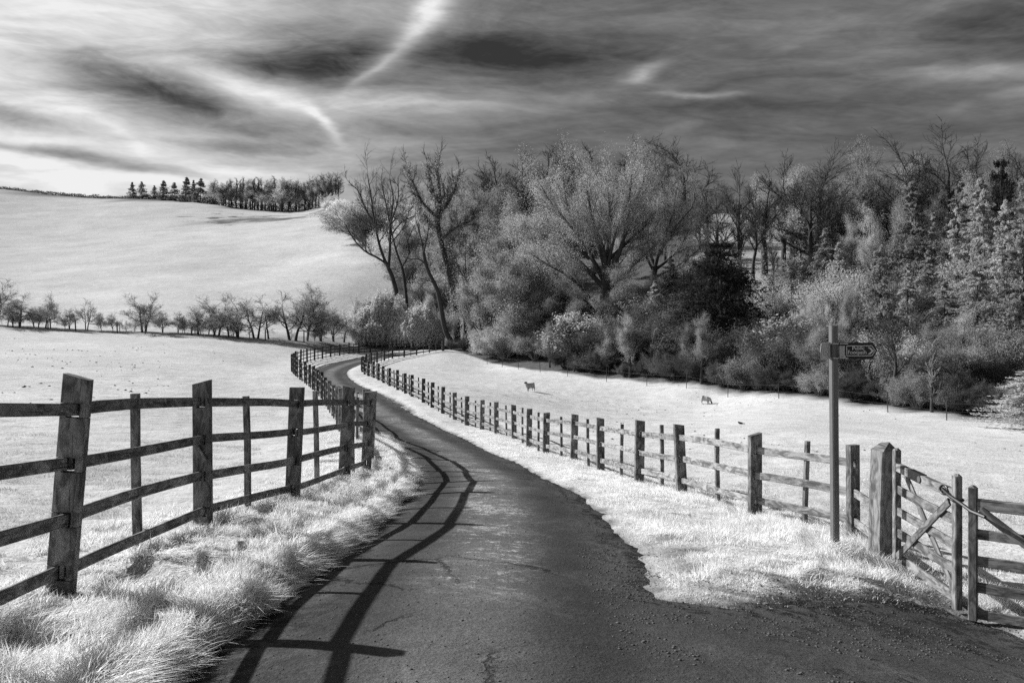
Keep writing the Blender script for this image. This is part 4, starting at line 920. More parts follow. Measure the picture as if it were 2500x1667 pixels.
# ---- the rest of the wood, one tree at a time: kind, name, x, distance, top row, width, label
WOOD = [
 # skyline behind
 ('oak', 'bare_tree', 1065, 170, 395, 1.1, 'dense dark bare tree low on the skyline right of the ivy clad tree'),
 ('ash', 'bare_tree', 1115, 165, 368, 1.3, 'brushy bare tree starting the rise of the skyline behind the ivy clad tree'),
 ('ashb', 'bare_tree', 1150, 165, 345, 1.3, 'second of the brushy bare trees climbing the skyline towards the great tree'),
 ('ash', 'bare_tree', 1195, 160, 328, 1.3, 'dark bare crown on the skyline just before the edge of the great tree'),
 ('ashb', 'bare_tree', 1245, 155, 316, 1.3, 'dark bare crown showing above the left shoulder of the great tree'),
 ('ash', 'bare_tree', 1300, 155, 310, 1.3, 'dark twiggy top standing just above the great tree'),
 ('ashb', 'bare_tree', 1370, 160, 320, 1.3, 'bare top hidden behind the middle of the great tree'),
 ('oak', 'bare_tree', 1440, 160, 312, 1.2, 'bare top behind the right half of the great tree'),
 ('ash', 'bare_tree', 1500, 155, 315, 1.3, 'bare top where the great tree meets its pale neighbour'),
 ('oak', 'bare_tree', 1575, 130, 300, 1.15, 'round dark bare crown highest above the pale neighbour of the great tree'),
 ('oak', 'bare_tree', 1625, 135, 400, 1.1, 'lower dark bare tree at the right foot of the round skyline crown'),
 ('darkleaf', 'leafy_tree', 1060, 150, 430, 1.1, 'dark leafy mass below the skyline behind the ivy clad tree'),
 ('darkleaf', 'leafy_tree', 1140, 145, 420, 1.1, 'dark leafy crown under the brushy skyline trees'),
 ('ash', 'bare_tree', 1120, 130, 475, 1.0, 'slim bare tree in front of the dark leafy crown'),
 ('airyb', 'budding_tree', 1085, 128, 540, 1.1, 'hazy budding tree at mid height right of the ivy clad trunk'),
 ('ivytree', 'ivy_clad_tree', 1068, 112, 520, .9, 'dark stump-like trunk smothered in ivy beside the brushwood'),
 ('airy', 'budding_tree', 1175, 112, 430, 1.15, 'pale rounded tree forming the left edge of the great tree'),
 ('airyb', 'budding_tree', 1140, 118, 500, 1.0, 'pale budding tree tucked below the left edge of the great tree'),
 # front rank, left to centre
 ('darkleaf', 'leafy_tree', 1120, 104, 590, 1.3, 'many stemmed tree with small bright leaves at the left end of the front rank'),
 ('darkleaf', 'leafy_tree', 1200, 99, 550, 1.3, 'dark stemmed leafy tree in the front rank under the pale rounded tree'),
 ('darkleaf', 'leafy_tree', 1265, 96, 640, 1.5, 'low broad leafy tree with hanging sprays above the field corner'),
 ('airyb', 'budding_tree', 1325, 93, 650, 1.2, 'small single trunk tree with a thin open crown behind the standing sheep'),
 ('airy', 'budding_tree', 1290, 100, 610, 1.3, 'grey budding tree below the lower limbs of the great tree'),
 ('bushm', 'shrub', 1160, 99, 730, 1.5, 'bushy grey shrub at the wood edge left of the standing sheep'),
 ('bushl', 'shrub', 1130, 101, 760, 1.5, 'light leaved low shrub next to the brushwood clump'),
 ('bushm', 'shrub', 1230, 95, 745, 1.5, 'rounded shrub at the wood edge straight above the standing sheep'),
 ('bushm', 'shrub', 1380, 90, 740, 1.6, 'grey shrub below the trunk of the great tree'),
 ('bushl', 'shrub', 1420, 88, 720, 1.5, 'lighter leafy shrub right of the thin open tree'),
 ('airyb', 'budding_tree', 1420, 92, 600, 1.3, 'grey budding tree in front of the great trunk'),
 ('bushd', 'shrub', 1460, 84, 780, 1.6, 'dark shrub at the field edge between the two sheep'),
 ('holly', 'shrub', 1480, 88, 680, 1.2, 'leathery leaved evergreen at mid wood between the two sheep'),
 ('larchm', 'conifer', 1540, 90, 590, 1.25, 'ragged grey pine touching the left side of the dark spreading conifer'),
 ('larchm', 'conifer', 1505, 88, 640, 1.25, 'shorter ragged pine left of the ragged grey pine'),
 ('cedar', 'conifer', 1655, 78, 555, 1.0, 'broad dark spreading conifer standing above the grazing sheep'),
 ('cedar', 'conifer', 1600, 76, 690, 1.2, 'lower dark conifer in front of the ragged pine'),
 ('bushm', 'shrub', 1540, 78, 790, 1.4, 'grey shrub with whitish stems left of the grazing sheep'),
 ('bushd', 'shrub', 1600, 76, 800, 1.5, 'dark shrub under the spreading conifer beside the fence stakes'),
 ('bushd', 'shrub', 1680, 73, 790, 1.6, 'dark undergrowth shrub right above the grazing sheep'),
 # the gap with the bright bank, right of the great tree
 ('ash', 'bare_tree', 1700, 104, 362, .75, 'narrow upright bare tree in front of the bright bank'),
 ('ashb', 'bare_tree', 1730, 108, 420, .8, 'slight bare tree close to the narrow upright one'),
 ('ivytree', 'ivy_clad_stump', 1775, 100, 515, .55, 'dark ivy covered broken stump standing against the bright bank'),
 ('ash', 'bare_tree', 1800, 112, 335, .95, 'bare tree with a leaning trunk right of the ivy covered stump'),
 ('oak', 'bare_tree', 1760, 190, 400, 1.2, 'distant dark bare tree above the top of the bright bank'),
 ('oak', 'bare_tree', 1670, 230, 415, 1.4, 'distant dark woodland tree over the left end of the bright bank'),
 ('ash', 'bare_tree', 1720, 235, 420, 1.4, 'distant woodland tree in the saddle of the skyline'),
 ('oak', 'bare_tree', 1830, 225, 395, 1.4, 'distant dark woodland tree right of the skyline saddle'),
 ('darkleaf', 'leafy_tree', 1810, 220, 440, 1.3, 'distant dark leafy tree along the top hedge of the bright bank'),
 ('darkleaf', 'leafy_tree', 1700, 225, 450, 1.4, 'distant dark leafy tree behind the narrow upright bare tree'),
 ('darkleaf', 'leafy_tree', 1900, 215, 445, 1.3, 'distant dark leafy tree behind the many limbed tree'),
 ('darkleaf', 'leafy_tree', 1985, 210, 450, 1.3, 'distant dark leafy tree behind the feathery tree'),
 ('darkleaf', 'leafy_tree', 2075, 205, 450, 1.3, 'distant dark leafy tree behind the paired tall trees'),
 ('oak', 'bare_tree', 1930, 205, 385, 1.2, 'distant bare tree filling behind the many limbed tree'),
 ('oak', 'bare_tree', 2030, 200, 380, 1.2, 'distant bare tree between the feathery tree and the paired tall trees'),
 ('oak', 'bare_tree', 1880, 105, 318, .95, 'big many limbed bare tree with a pale lower trunk beside the leaning one'),
 ('ivytree', 'ivy_clad_tree', 1900, 100, 420, .75, 'shorter tree with dark ivy round its foot under the many limbed tree'),
 ('bushd', 'shrub', 1870, 96, 565, .75, 'tall cone of black ivy at the foot of the many limbed tree'),
 ('airyb', 'budding_tree', 1945, 108, 400, .9, 'faint budding tree right of the many limbed tree'),
 ('airyb', 'budding_tree', 1985, 106, 312, .85, 'feathery pale tree with an ivied trunk reaching the skyline'),
 ('ivytree', 'ivy_clad_tree', 2020, 104, 400, .75, 'ivied grey trunk between the feathery tree and the paired tall trees'),
 ('oak', 'bare_tree', 2090, 105, 298, .85, 'first of the paired tall bare trees with a straight light trunk'),
 ('oak', 'bare_tree', 2175, 103, 284, .95, 'second of the paired tall bare trees, the highest crown on the right'),
 ('ash', 'bare_tree', 2245, 110, 300, 1.0, 'tall bare tree just past the highest crown'),
 ('ivytree', 'ivy_clad_tree', 2160, 92, 440, .6, 'ivy covered trunk below the highest crown'),
 ('darkleaf', 'leafy_tree', 2000, 130, 480, 1.0, 'dark conifer-like tree low behind the feathery tree'),
 ('larchm', 'conifer', 2085, 125, 470, 1.1, 'dark evergreen on a bare stem in front of the bright bank'),
 ('airy', 'budding_tree', 2235, 90, 390, .95, 'pale leafy tree climbing towards the top right'),
 ('airy', 'budding_tree', 2290, 95, 330, .9, 'pale leafy tree near the right end of the skyline'),
 ('cedar', 'conifer', 2298, 84, 365, .35, 'dark evergreen blot among the pale trees at top right'),
 ('ash', 'bare_tree', 2320, 120, 320, 1.0, 'bare tree behind the pale trees at the right end of the skyline'),
 ('airy', 'budding_tree', 2360, 88, 380, .9, 'pale leafy tree cut by the right edge of the picture'),
 ('larch', 'larch', 2022, 70, 555, .80, 'pale larch with drooping tiers just right of the signpost top'),
 ('larch', 'larch', 2085, 74, 600, .75, 'second pale larch, shorter, right of the drooping one'),
 ('larch', 'larch', 2130, 78, 570, .9, 'pale larch between the drooping one and the tall one'),
 ('larch', 'larch', 2200, 74, 470, .8, 'tall pale larch in the middle of the right hand slope'),
 ('larch', 'larch', 2260, 70, 430, .75, 'tallest pale larch near the right edge'),
 ('larchm', 'conifer', 2310, 68, 450, .8, 'grey conifer with level boughs near the right edge'),
 ('larchm', 'conifer', 2355, 64, 400, .8, 'dark level boughed conifer cut by the right edge of the picture'),
 ('larch', 'larch', 2170, 66, 640, 1.1, 'low wide larch filling the slope above the finger board'),
 ('larch', 'larch', 2245, 62, 600, 1.0, 'low larch at the right under the tallest one'),
 ('airyb', 'budding_tree', 1790, 86, 610, 1.2, 'light grey bushy tree right of the dark spreading conifer'),
 ('bushl', 'shrub', 1775, 84, 625, 1.0, 'pale bushy shrub between the spreading conifer and the cream bush'),
 ('bushb', 'shrub', 1858, 70, 666, .42, 'cream coloured dome shaped weeping bush'),
 ('bushb', 'shrub', 1902, 69, 688, .42, 'second cream bush adjoining the dome shaped one'),
 ('bushm', 'shrub', 1930, 80, 600, 1.0, 'grey shrub behind the cream bushes'),
 ('bushm', 'shrub', 1990, 84, 610, 1.1, 'grey shrub left of the drooping larch'),
 ('darkleaf', 'leafy_tree', 1950, 68, 650, .55, 'small tree with three thin dark stems behind the sign post'),
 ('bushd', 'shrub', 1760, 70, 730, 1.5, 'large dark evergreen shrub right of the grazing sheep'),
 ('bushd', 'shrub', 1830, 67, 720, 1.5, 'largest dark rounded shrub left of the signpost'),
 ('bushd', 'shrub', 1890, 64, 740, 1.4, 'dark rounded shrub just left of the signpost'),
 ('bushm', 'shrub', 1740, 67, 800, 1.4, 'grey speckled shrub below the large evergreen shrub'),
 ('bushm', 'shrub', 1985, 62, 780, 1.4, 'speckled shrub showing under the finger board'),
 ('bushl', 'shrub', 1930, 61, 810, 1.2, 'lighter speckled shrub crossed by the signpost pole'),
 ('bushl', 'shrub', 2060, 60, 760, 1.5, 'light shrub right of the signpost under the larches'),
 ('bushm', 'shrub', 2130, 58, 770, 1.4, 'grey shrub in the middle of the right hand wood edge'),
 ('airyb', 'budding_tree', 2210, 56, 700, 1.5, 'spreading low tree with dark crooked limbs at the right wood edge'),
 ('darkleaf', 'leafy_tree', 2170, 57, 740, 1.4, 'leafy low tree overhanging the black shade at the wood edge'),
 ('bushd', 'shrub', 2260, 57, 800, 1.3, 'dark shrub in the shade near the right edge'),
 ('bushm', 'shrub', 2300, 60, 740, 1.4, 'grey shrub above the bright spruce at the right edge'),
 ('larch', 'spruce', 2375, 44, 830, 2.6, 'bright low bush with level feathery sprays at the right edge of the field'),
]
for key, nm, x, Y, yt, wx, lab in WOOD:
    cat_ = 'shrub' if nm == 'shrub' else 'tree'
    if nm == 'ivy_clad_stump': cat_ = 'stump'
    wx *= {'ash': 1.5, 'ashb': 1.6, 'oak': 1.4, 'airy': 1.25, 'airyb': 1.4, 'larch': 1.35, 'larchm': 1.25, 'ivytree': 1.2}.get(key, 1.0)
    r = place(key, nm, x, Y, yt, lab, 'trees and shrubs of the wood', wx, cat=cat_, mats={'crown': 'leaf_bright'} if nm == 'spruce' or 'cream' in lab else None)
for x, Y, yt, w, lab in [(1035, 106, 775, 1.2, 'dark leafless brushwood clump by the thick fence end post'), (1065, 105, 770, 1.2, 'middle clump of the dark leafless brushwood'), (1092, 103, 785, 1.2, 'right end clump of the dark leafless brushwood')]:
    place('brush', 'brushwood', x, Y, yt, lab, 'brushwood clumps', w, cat='shrub')
place('willow', 'weeping_willow', 878, 115.5, 655, 'pale weeping willow with hanging strands beside the far bend of the lane', None, .95)
place('willow', 'weeping_willow', 950, 114.5, 688, 'second lower willow spreading right of the tall weeping one', None, 1.15, rz=2.0)
place('bushb', 'shrub', 838, 117, 690, 'bright wispy bush at the left skirt of the willow', None, 1.2, cat='shrub')
place('hawl', 'young_tree', 812, 116, 672, 'thin upright pale sapling between the hedgerow and the willow', None, .8)
place('airyb', 'budding_tree', 985, 116, 640, 'small pale tree with crooked twigs at the right skirt of the willow', None, 1.0, mats={'crown': 'leaf_bright', 'branches': 'twig_light'})
place('bushl', 'shrub', 1000, 118, 700, 'pale scrub between the willow and the ivy wrapped trunk', None, 1.2, cat='shrub')

# ---- hawthorn hedgerow across the foot of the hill
HAWS = [('haw', -8, 636, 1.0, 'dark thorn tree cut by the left edge of the picture'), ('haww', 45, 668, .95, 'second hedgerow tree from the left, thin and crooked'), ('hawl', 80, 700, .9, 'pale little bush in the gap after the crooked hedgerow tree'),
        ('haww', 105, 690, .8, 'small straggling hedgerow thorn left of the pale tangle'), ('hawl', 118, 665, .5, 'wispy white sapling rising above the straggling thorn'), ('hawl', 160, 705, .9, 'low pale tangle of hedge left of the upright thorn'),
        ('haw', 199, 683, .62, 'small upright thorn with a narrow forked top'), ('hawl', 262, 716, .9, 'low faint hedge bush left of the round thorn'), ('haw', 330, 668, 1.0, 'round dense dark thorn standing alone in the hedgerow gap'),
        ('hawl', 372, 712, .9, 'faint low bush leaning on the round dense thorn'), ('haww', 455, 685, .95, 'first thorn of the long run of hedgerow trees after the gap'), ('haw', 498, 672, .9, 'thorn with a sharply bent leg in the long run'),
        ('haww', 546, 668, .95, 'thorn with a straight single trunk in the long run'), ('hawl', 528, 690, .8, 'pale twiggy thorn wedged behind the straight trunked one'), ('haw', 588, 674, .9, 'darkest thorn at the middle of the long run'),
        ('haww', 617, 700, .8, 'low twisted thorn after the darkest one'), ('haw', 672, 664, 1.05, 'spreading vase shaped thorn near the right end of the long run'), ('hawl', 700, 638, .8, 'tall pale twiggy tree rising behind the vase shaped thorn'),
        ('hawl', 738, 680, .9, 'pale open tree after the tall twiggy one'), ('hawl', 768, 700, .9, 'pale thicket where the hedgerow reaches the lane bank'), ('haww', 790, 705, .8, 'last grey thorn before the willow')]
for key, x, yt, wx, lab in HAWS:
    Y = float(np.interp(x * 2500 / 2352, [0, 600, 750, 860], [104, 104, 107, 116])) + random.uniform(-.3, .8)
    place(key, 'hawthorn', x, Y, yt, lab, 'hedgerow thorns', wx * 1.75)

# ---- skyline plantation
for i, (x, yt, w) in enumerate([(304, 417, .9), (326, 416, 1.1), (355, 425, 1.0), (376, 413, 1.0), (400, 418, 1.15), (429, 405, .9), (445, 412, .7), (461, 408, 1.1), (487, 420, .8)]):
    lab = ['first and leftmost of the small skyline spruces', 'second skyline spruce, a little broader', 'third skyline spruce, short and pale', 'fourth skyline spruce, pointed', 'fifth skyline spruce, wide based',
           'tallest skyline spruce, first of the close set trio', 'narrow skyline spruce inside the close set trio', 'wide spruce closing the trio', 'small spruce before the leafless plantation'][i]
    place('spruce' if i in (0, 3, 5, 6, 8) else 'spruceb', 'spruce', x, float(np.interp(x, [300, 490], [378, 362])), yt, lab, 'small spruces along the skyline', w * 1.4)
for i in range(38):
    x = 496 + i * 6.0 + random.uniform(-3, 3); yt = np.interp(x, [500, 560, 640, 720], [413, 408, 404, 418]) + random.uniform(-4, 8)
    place(random.choice(['poplar', 'airyb', 'ash', 'ashb', 'hawl']), 'plantation_tree', x, float(np.interp(x, [490, 720], [358, 338])) - random.uniform(-3, 5), yt, 'slim leafless tree in the row along the top of the hill field, one of many', 'slim trees of the skyline plantation', 1.5)
for i in range(10):
    x = 710 + i * 7.5; yt = np.interp(x, [710, 760, 810], [404, 392, 390]) + random.uniform(-3, 5)
    place(random.choice(['oak', 'airyb', 'oak']), 'copse_tree', x, 352 - i * 2, yt, 'dark tree of the rounded skyline copse above the hill hedge, one of many', 'trees of the skyline copse', 1.25)
# ---- hedge of pale bushes running down the hill's edge
HB = along(HILLHEDGE, 8.0, .2)
for i, (X, Y) in enumerate(HB):
    px = X / Y * FPX + 1250
    for j in range(2):
        hgt = random.uniform(4.6, 7.2) * (1.0 if j == 0 else 1.25) * float(np.interp(Y, [150, 230, 340], [.75, .72, .52]))
        place(random.choice(['bushb', 'bushl', 'bushb']), 'hedge_bush', px + 6 + j * 22 * 200 / Y, Y + j * 4, None, 'pale bush in the hedge down the right edge of the hill field, one of many', 'pale bushes down the hill edge', 1.25, cat='shrub', D=False, h=hgt,
              mats={'branches': 'twig_light'} if False else None)
# scrub wood on the slope between that hedge and the great trees
g = np.random.default_rng(77)
for i in range(75):
    px = g.uniform(880, 1720) if i > 40 else g.uniform(880, 1290); Y = g.uniform(120 if px > 1250 else 135, 235)
    if px < 1000 and Y < 190 - (px - 900) * .35: continue
    key = g.choice(['airyb', 'bushl', 'bushm', 'ash', 'airy', 'oak'])
    place(str(key), 'slope_tree', px, Y, None, 'hazy grey tree on the slope behind the tall bare trees, one of many', 'trees on the slope behind', 1.5, D=False, h=float(g.uniform(7, 11)) * (1.0 if Y < 200 else 1.1))
for i in range(46):
    px = g.uniform(1300, 2500); Y = float(edge_y(px)) + g.uniform(6, 30)
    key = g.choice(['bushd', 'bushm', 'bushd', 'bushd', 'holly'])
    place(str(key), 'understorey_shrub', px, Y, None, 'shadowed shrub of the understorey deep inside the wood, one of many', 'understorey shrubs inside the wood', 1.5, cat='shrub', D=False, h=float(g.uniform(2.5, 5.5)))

g = np.random.default_rng(78)
for i in range(34):
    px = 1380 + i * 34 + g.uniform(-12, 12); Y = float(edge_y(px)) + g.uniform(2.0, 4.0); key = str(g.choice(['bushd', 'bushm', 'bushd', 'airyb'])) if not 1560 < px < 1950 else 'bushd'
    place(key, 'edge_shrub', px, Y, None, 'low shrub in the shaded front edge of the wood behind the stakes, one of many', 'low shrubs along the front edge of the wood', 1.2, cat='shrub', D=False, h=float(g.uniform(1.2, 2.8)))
for i in range(24):
    px = g.uniform(1690, 2520); Y = g.uniform(100, 125)
    if px < 2000 and i % 2: continue
    key = str(g.choice(['ash', 'airyb', 'oak', 'ivytree', 'airyb', 'ashb']))
    place(key, 'slope_tree', px, Y, None, 'grey tree standing among the tall trees before the bright bank, one of many', 'trees among the tall trees on the right hand slope', 1.6, D=False, h=float(g.uniform(11, 17)))
for i in range(26):
    px = g.uniform(-60, 860); Y = float(np.interp(px, [0, 600, 750, 860], [104.3, 104.3, 107.3, 116.3])) + g.uniform(-.4, .6)
    place(str(g.choice(['hawl', 'haww', 'hawl'])), 'hedge_growth', px, Y, None, 'wispy low growth between the hedgerow thorns, one of many', 'wispy growth along the hedgerow', 1.4, cat='shrub', D=False, h=float(g.uniform(1.2, 2.8)))
print({k: round(v, 1) for k, v in RAD.items()})

# the rough bank and thin hedge line along the crest
pts = np.array(along(RIDGE, .5, .3)); g = np.random.default_rng(90); q = np.repeat(pts, 26, axis=0); px = q[:, 0] / q[:, 1] * FPX + 1250
hh = np.interp(px, [-300, 200, 500, 765], [.9, 1.1, 2.0, 3.0]) * (.5 + vnoise(q[:, 0] * .4, q[:, 1] * .1, 5)); X = q[:, 0] + g.normal(size=len(q)) * .5; Y = q[:, 1] + g.normal(size=len(q)) * .8 - .5
C = np.stack([X, Y, gz(X, Y) + g.random(len(q)) * hh], 1)[:, None, :]; V_, F_ = leaves(np.concatenate([C, C + 1e-3], 1), 1, .55, g, .1)
tag(ob('hedge', mesh_np('hedge', V_, F_, M['leaf_dark'])), 'thin dark hedge line along the crest of the hill field under the skyline trees', 'hedge')

g = np.random.default_rng(91)
for i in range(26):
    px = 1960 + i * 22 + g.uniform(-14, 14); Y = g.uniform(78, 108); key = str(g.choice(['larch', 'larchm', 'larch', 'airyb', 'airy']))
    place(key, 'slope_conifer' if 'larch' in key else 'slope_tree', px, Y, None, 'pale feathery tree on the right hand slope, one of many', 'pale feathery trees on the right hand slope', 1.15, D=False, h=float(g.uniform(8, 14)))
for i in range(34):
    px = g.uniform(1660, 2520); Y = g.uniform(84, 116); 
    if 1730 < px < 2010 and Y > 100: continue
    place(str(g.choice(['bushl', 'bushm', 'bushl', 'bushd'])), 'slope_shrub', px, Y, None, 'soft grey shrub between the trunks on the right hand slope, one of many', 'shrubs between the trunks on the right hand slope', 1.5, cat='shrub', D=False, h=float(g.uniform(3, 6)))

g = np.random.default_rng(95)
for i in range(16):
    px = 1340 + i * 66 + g.uniform(-25, 25); Y = float(edge_y(px)) + g.uniform(1.6, 3.5)
    place(str(g.choice(['ashb', 'airyb', 'poplar'])), 'edge_sapling', px, Y, None, 'slim sapling at the front edge of the wood, one of many', 'slim saplings along the front edge of the wood', 1.4, D=False, h=float(g.uniform(3.5, 6.5)))
# ================================================================ grass
def blades(name, label, X, Y, L, width, lean, mat, segs=3, seed=5, curl=.6):
    """every blade a thin curved strip; X, Y feet, L lengths, lean (n,2) bending direction"""
    g = np.random.default_rng(seed); n = len(X); Z = gz(X, Y) - .012
    a = g.uniform(0, 2 * pi, n); sx, sy = np.cos(a) * width * g.uniform(.7, 1.3, n) / 2, np.sin(a) * width * g.uniform(.7, 1.3, n) / 2
    lx = lean[:, 0] + g.normal(size=n) * curl * .45; ly = lean[:, 1] + g.normal(size=n) * curl * .45
    V = []; 
    for k in range(segs):
        t = k / segs; w = (1 - t * .75)
        cx = X + lx * L * t ** 1.7; cy = Y + ly * L * t ** 1.7; cz = Z + L * (t - .30 * np.minimum(1.6, lx * lx + ly * ly) * t * t)
        V.append(np.stack([cx - sx * w, cy - sy * w, cz], 1)); V.append(np.stack([cx + sx * w, cy + sy * w, cz], 1))
    V.append(np.stack([X + lx * L, Y + ly * L, Z + L * (1 - .30 * np.minimum(1.6, lx * lx + ly * ly))], 1))
    m = len(V); A = np.stack(V, 1).reshape(-1, 3); b = np.arange(n)[:, None] * m; F = []
    for k in range(segs - 1):
        F.append(b + np.array([[2 * k, 2 * k + 1, 2 * k + 3]])); F.append(b + np.array([[2 * k, 2 * k + 3, 2 * k + 2]]))
    F.append(b + np.array([[2 * segs - 2, 2 * segs - 1, 2 * segs]]))
    me = mesh_np(name, A, np.concatenate(F), M[mat]); o_ = ob(name, me); tag(o_, label, kind='stuff'); return o_
def fields(X, Y):
    return bil(GD, X, Y), bil(GL.astype(float), X, Y) > .5
def leanf(X, Y, s, amt):
    return np.stack([(fbm(X * 1.1, Y * 1.1, s, 2) - .5) * 2 * amt + (fbm(X * 4., Y * 4., s + 5, 2) - .5) * 2 * amt * 1.3, (fbm(X * 1.1, Y * 1.1, s + 9, 2) - .5) * 2 * amt + (fbm(X * 4., Y * 4., s + 13, 2) - .5) * 2 * amt * 1.3], 1)
g = np.random.default_rng(101)
# bank beside the lane: long, tufted
n = 300000; Y = 2.4 + 24 * g.random(n) ** 1.7; X = np.interp(Y, [p_[1] for p_ in LEFT[:12]], [p_[0] for p_ in LEFT[:12]]) + g.uniform(-.9, 2.0, n)
d, le = fields(X, Y); tuf = fbm(X * 3.0, Y * 3.0, 61, 3)
ok = (d > -.02) & (d < 2.2) & le & (g.random(n) < .28 + 1.0 * sstep(.38, .62, tuf)); X, Y, d, tuf = X[ok], Y[ok], d[ok], tuf[ok]
L = (.04 + .09 * sstep(.34, .66, tuf) + .03 * (1 - sstep(.05, .3, d))) * g.uniform(.6, 1.25, len(X)) * (1 - .25 * sstep(1.1, 1.8, d)); ln = leanf(X, Y, 71, 1.0); ln[:, 0] += .12 + .5 * (d < .2); ln[:, 1] += -.12
blades('grass', 'long pale tufted grass on the bank under the dark fence', X, Y, L, .009, ln, 'grass_blade', 3, 6, 1.3)
print('bank blades', len(X))
n = 70000; Y = 2.6 + 20 * g.random(n) ** 1.6; i_ = np.argsort(L_line[:, 1]); X = np.interp(Y, L_line[i_, 1], L_line[i_, 0]) + g.uniform(-.32, .10, n)
d, le = fields(X, Y); ok = (d > -.05) & (d < .32) & le & (fbm(X * 4, Y * 4, 66) > .36); X, Y = X[ok], Y[ok]
ln = leanf(X, Y, 76, .9); ln[:, 0] += .55; ln[:, 1] -= .1
blades('grass', 'long grass hanging over the edge of the lane under the dark fence', X, Y, g.uniform(.05, .13, len(X)), .009, ln, 'grass_blade', 3, 16, 1.1)
# right verge
n = 300000; Y = 6.2 + 26 * g.random(n) ** 1.6; X = np.interp(Y, [6, 9, 10, 12, 14, 18, 24, 30, 36], [4.5, 4.4, 4.2, 3.4, 2.9, 2.1, 1.0, 0, -1.8]) - g.uniform(-.7, 3.3, n)
d, le = fields(X, Y); tuf = fbm(X * 2.4, Y * 2.4, 81, 3)
bare = bil(rough, X, Y)
ok = (d > -.03 - .28 * g.random(n) ** 3 * sstep(.4, .6, fbm(X * 5, Y * 5, 83, 2))) & (~le) & (g.random(n) < (.45 + .9 * sstep(.3, .6, tuf)) * (1 - .93 * sstep(.15, .55, bare))); X, Y, d, tuf = X[ok], Y[ok], d[ok], tuf[ok]
L = (.03 + .075 * sstep(.4, .7, tuf) * sstep(.1, .6, d)) * g.uniform(.6, 1.3, len(X)); ln = leanf(X, Y, 91, 1.0); ln[:, 0] -= .25
blades('grass', 'bright white verge grass between the lane and the pale railed fence', X, Y, L, .0075, ln, 'verge_blade', 2, 7, 1.2)
# pasture turf just beyond both fences
n = 190000; Y = 3.0 + 19 * g.random(n) ** 1.5; X = np.interp(Y, [p_[1] for p_ in LEFT[:12]], [p_[0] for p_ in LEFT[:12]]) - g.uniform(.3, 1, n) ** 1.3 * (1 + Y * .52)
tuf = fbm(X * 1.6, Y * 1.6, 111, 3); ok = g.random(n) < .3 + sstep(.4, .62, tuf); X, Y, tuf = X[ok], Y[ok], tuf[ok]
L = (.02 + .05 * sstep(.45, .7, tuf)) * g.uniform(.5, 1.3, len(X)) * (1 + .5 * (Y < 6))
blades('grass', 'grazed turf of the field beyond the dark fence', X, Y, L, .008, leanf(X, Y, 121, 1.1), 'grass_field', 2, 8)
n = 130000; Y = 6.5 + 22 * g.random(n) ** 1.4; X = np.interp(Y, [6, 9.6, 10.6, 12, 14, 18, 24, 30], [4.9, 4.3, 4.2, 3.4, 2.9, 2.1, 1.0, 0]) + g.random(n) ** 1.2 * (.5 + Y * .42)
tuf = fbm(X * 1.6, Y * 1.6, 131, 3); ok = g.random(n) < .3 + sstep(.4, .62, tuf); X, Y, tuf = X[ok], Y[ok], tuf[ok]
L = (.02 + .05 * sstep(.45, .7, tuf)) * g.uniform(.5, 1.3, len(X))
blades('grass', 'grazed turf of the sheep field beyond the pale railed fence and the gates', X, Y, L, .008, leanf(X, Y, 141, 1.1), 'grass_field', 2, 9)
# tussocks round the foot of the gatepost and signpost, and on the crown of the lane
n = 9000; cc = [(3.45, 9.55, .25), (3.9, 9.75, .35), (4.0, 9.45, .3), (3.3, 9.9, .3), (2.1, 9.6, .35), (3.1, 12.0, .3), (4.1, 10.6, .3)]
ci = g.integers(0, len(cc), n); C = np.array(cc)[ci]; X = C[:, 0] + g.normal(size=n) * C[:, 2] * .5; Y = C[:, 1] + g.normal(size=n) * C[:, 2] * .5
blades('grass', 'rank tussocks at the foot of the gatepost and signpost', X, Y, g.uniform(.06, .2, n), .007, leanf(X, Y, 151, 1.2), 'grass_blade', 3, 10)
n = 2600; cc = [(-.42, 5.9, .10), (-.30, 6.6, .09), (-.2, 7.4, .14), (-.25, 8.6, .2), (-.2, 10.2, .22), (-.3, 12.4, .22), (-.6, 15.5, .25)]
ci = g.integers(0, len(cc), n); C = np.array(cc)[ci]; X = C[:, 0] + g.normal(size=n) * C[:, 2]; Y = C[:, 1] + g.normal(size=n) * C[:, 2] * 1.2
blades('grass', 'short scattered grass on the gritty crown of the lane', X, Y, g.uniform(.015, .05, n), .004, leanf(X, Y, 161, 1.2), 'grass_field', 2, 12)

# ---------------------------------------------------------------- grit, litter and clods
def lumps(name, label, X, Y, S, mat, flat=.6, seed=3, zadd=0.0):
    g = np.random.default_rng(seed); n = len(X); Z = np.maximum(gz(X, Y), bil(LZ, X, Y)) + zadd
    base = np.array([(1, 0, 0), (-1, 0, 0), (0, 1, 0), (0, -1, 0), (0, 0, 1), (0, 0, -.6)], float)
    T = np.array([(0, 2, 4), (2, 1, 4), (1, 3, 4), (3, 0, 4), (2, 0, 5), (1, 2, 5), (3, 1, 5), (0, 3, 5)])
    a = g.uniform(0, 6.28, n); V = base[None] * g.uniform(.6, 1.3, (n, 6, 1)) * S[:, None, None]; V[..., 2] *= flat
    x = V[..., 0] * np.cos(a)[:, None] - V[..., 1] * np.sin(a)[:, None]; y = V[..., 0] * np.sin(a)[:, None] + V[..., 1] * np.cos(a)[:, None]
    V = np.stack([x + X[:, None], y + Y[:, None], V[..., 2] + Z[:, None] + S[:, None] * .15], -1).reshape(-1, 3)
    F = (T[None] + np.arange(n)[:, None, None] * 6).reshape(-1, 3)
    o_ = ob(name, mesh_np(name, V, F, M[mat])); tag(o_, label, kind='stuff'); return o_
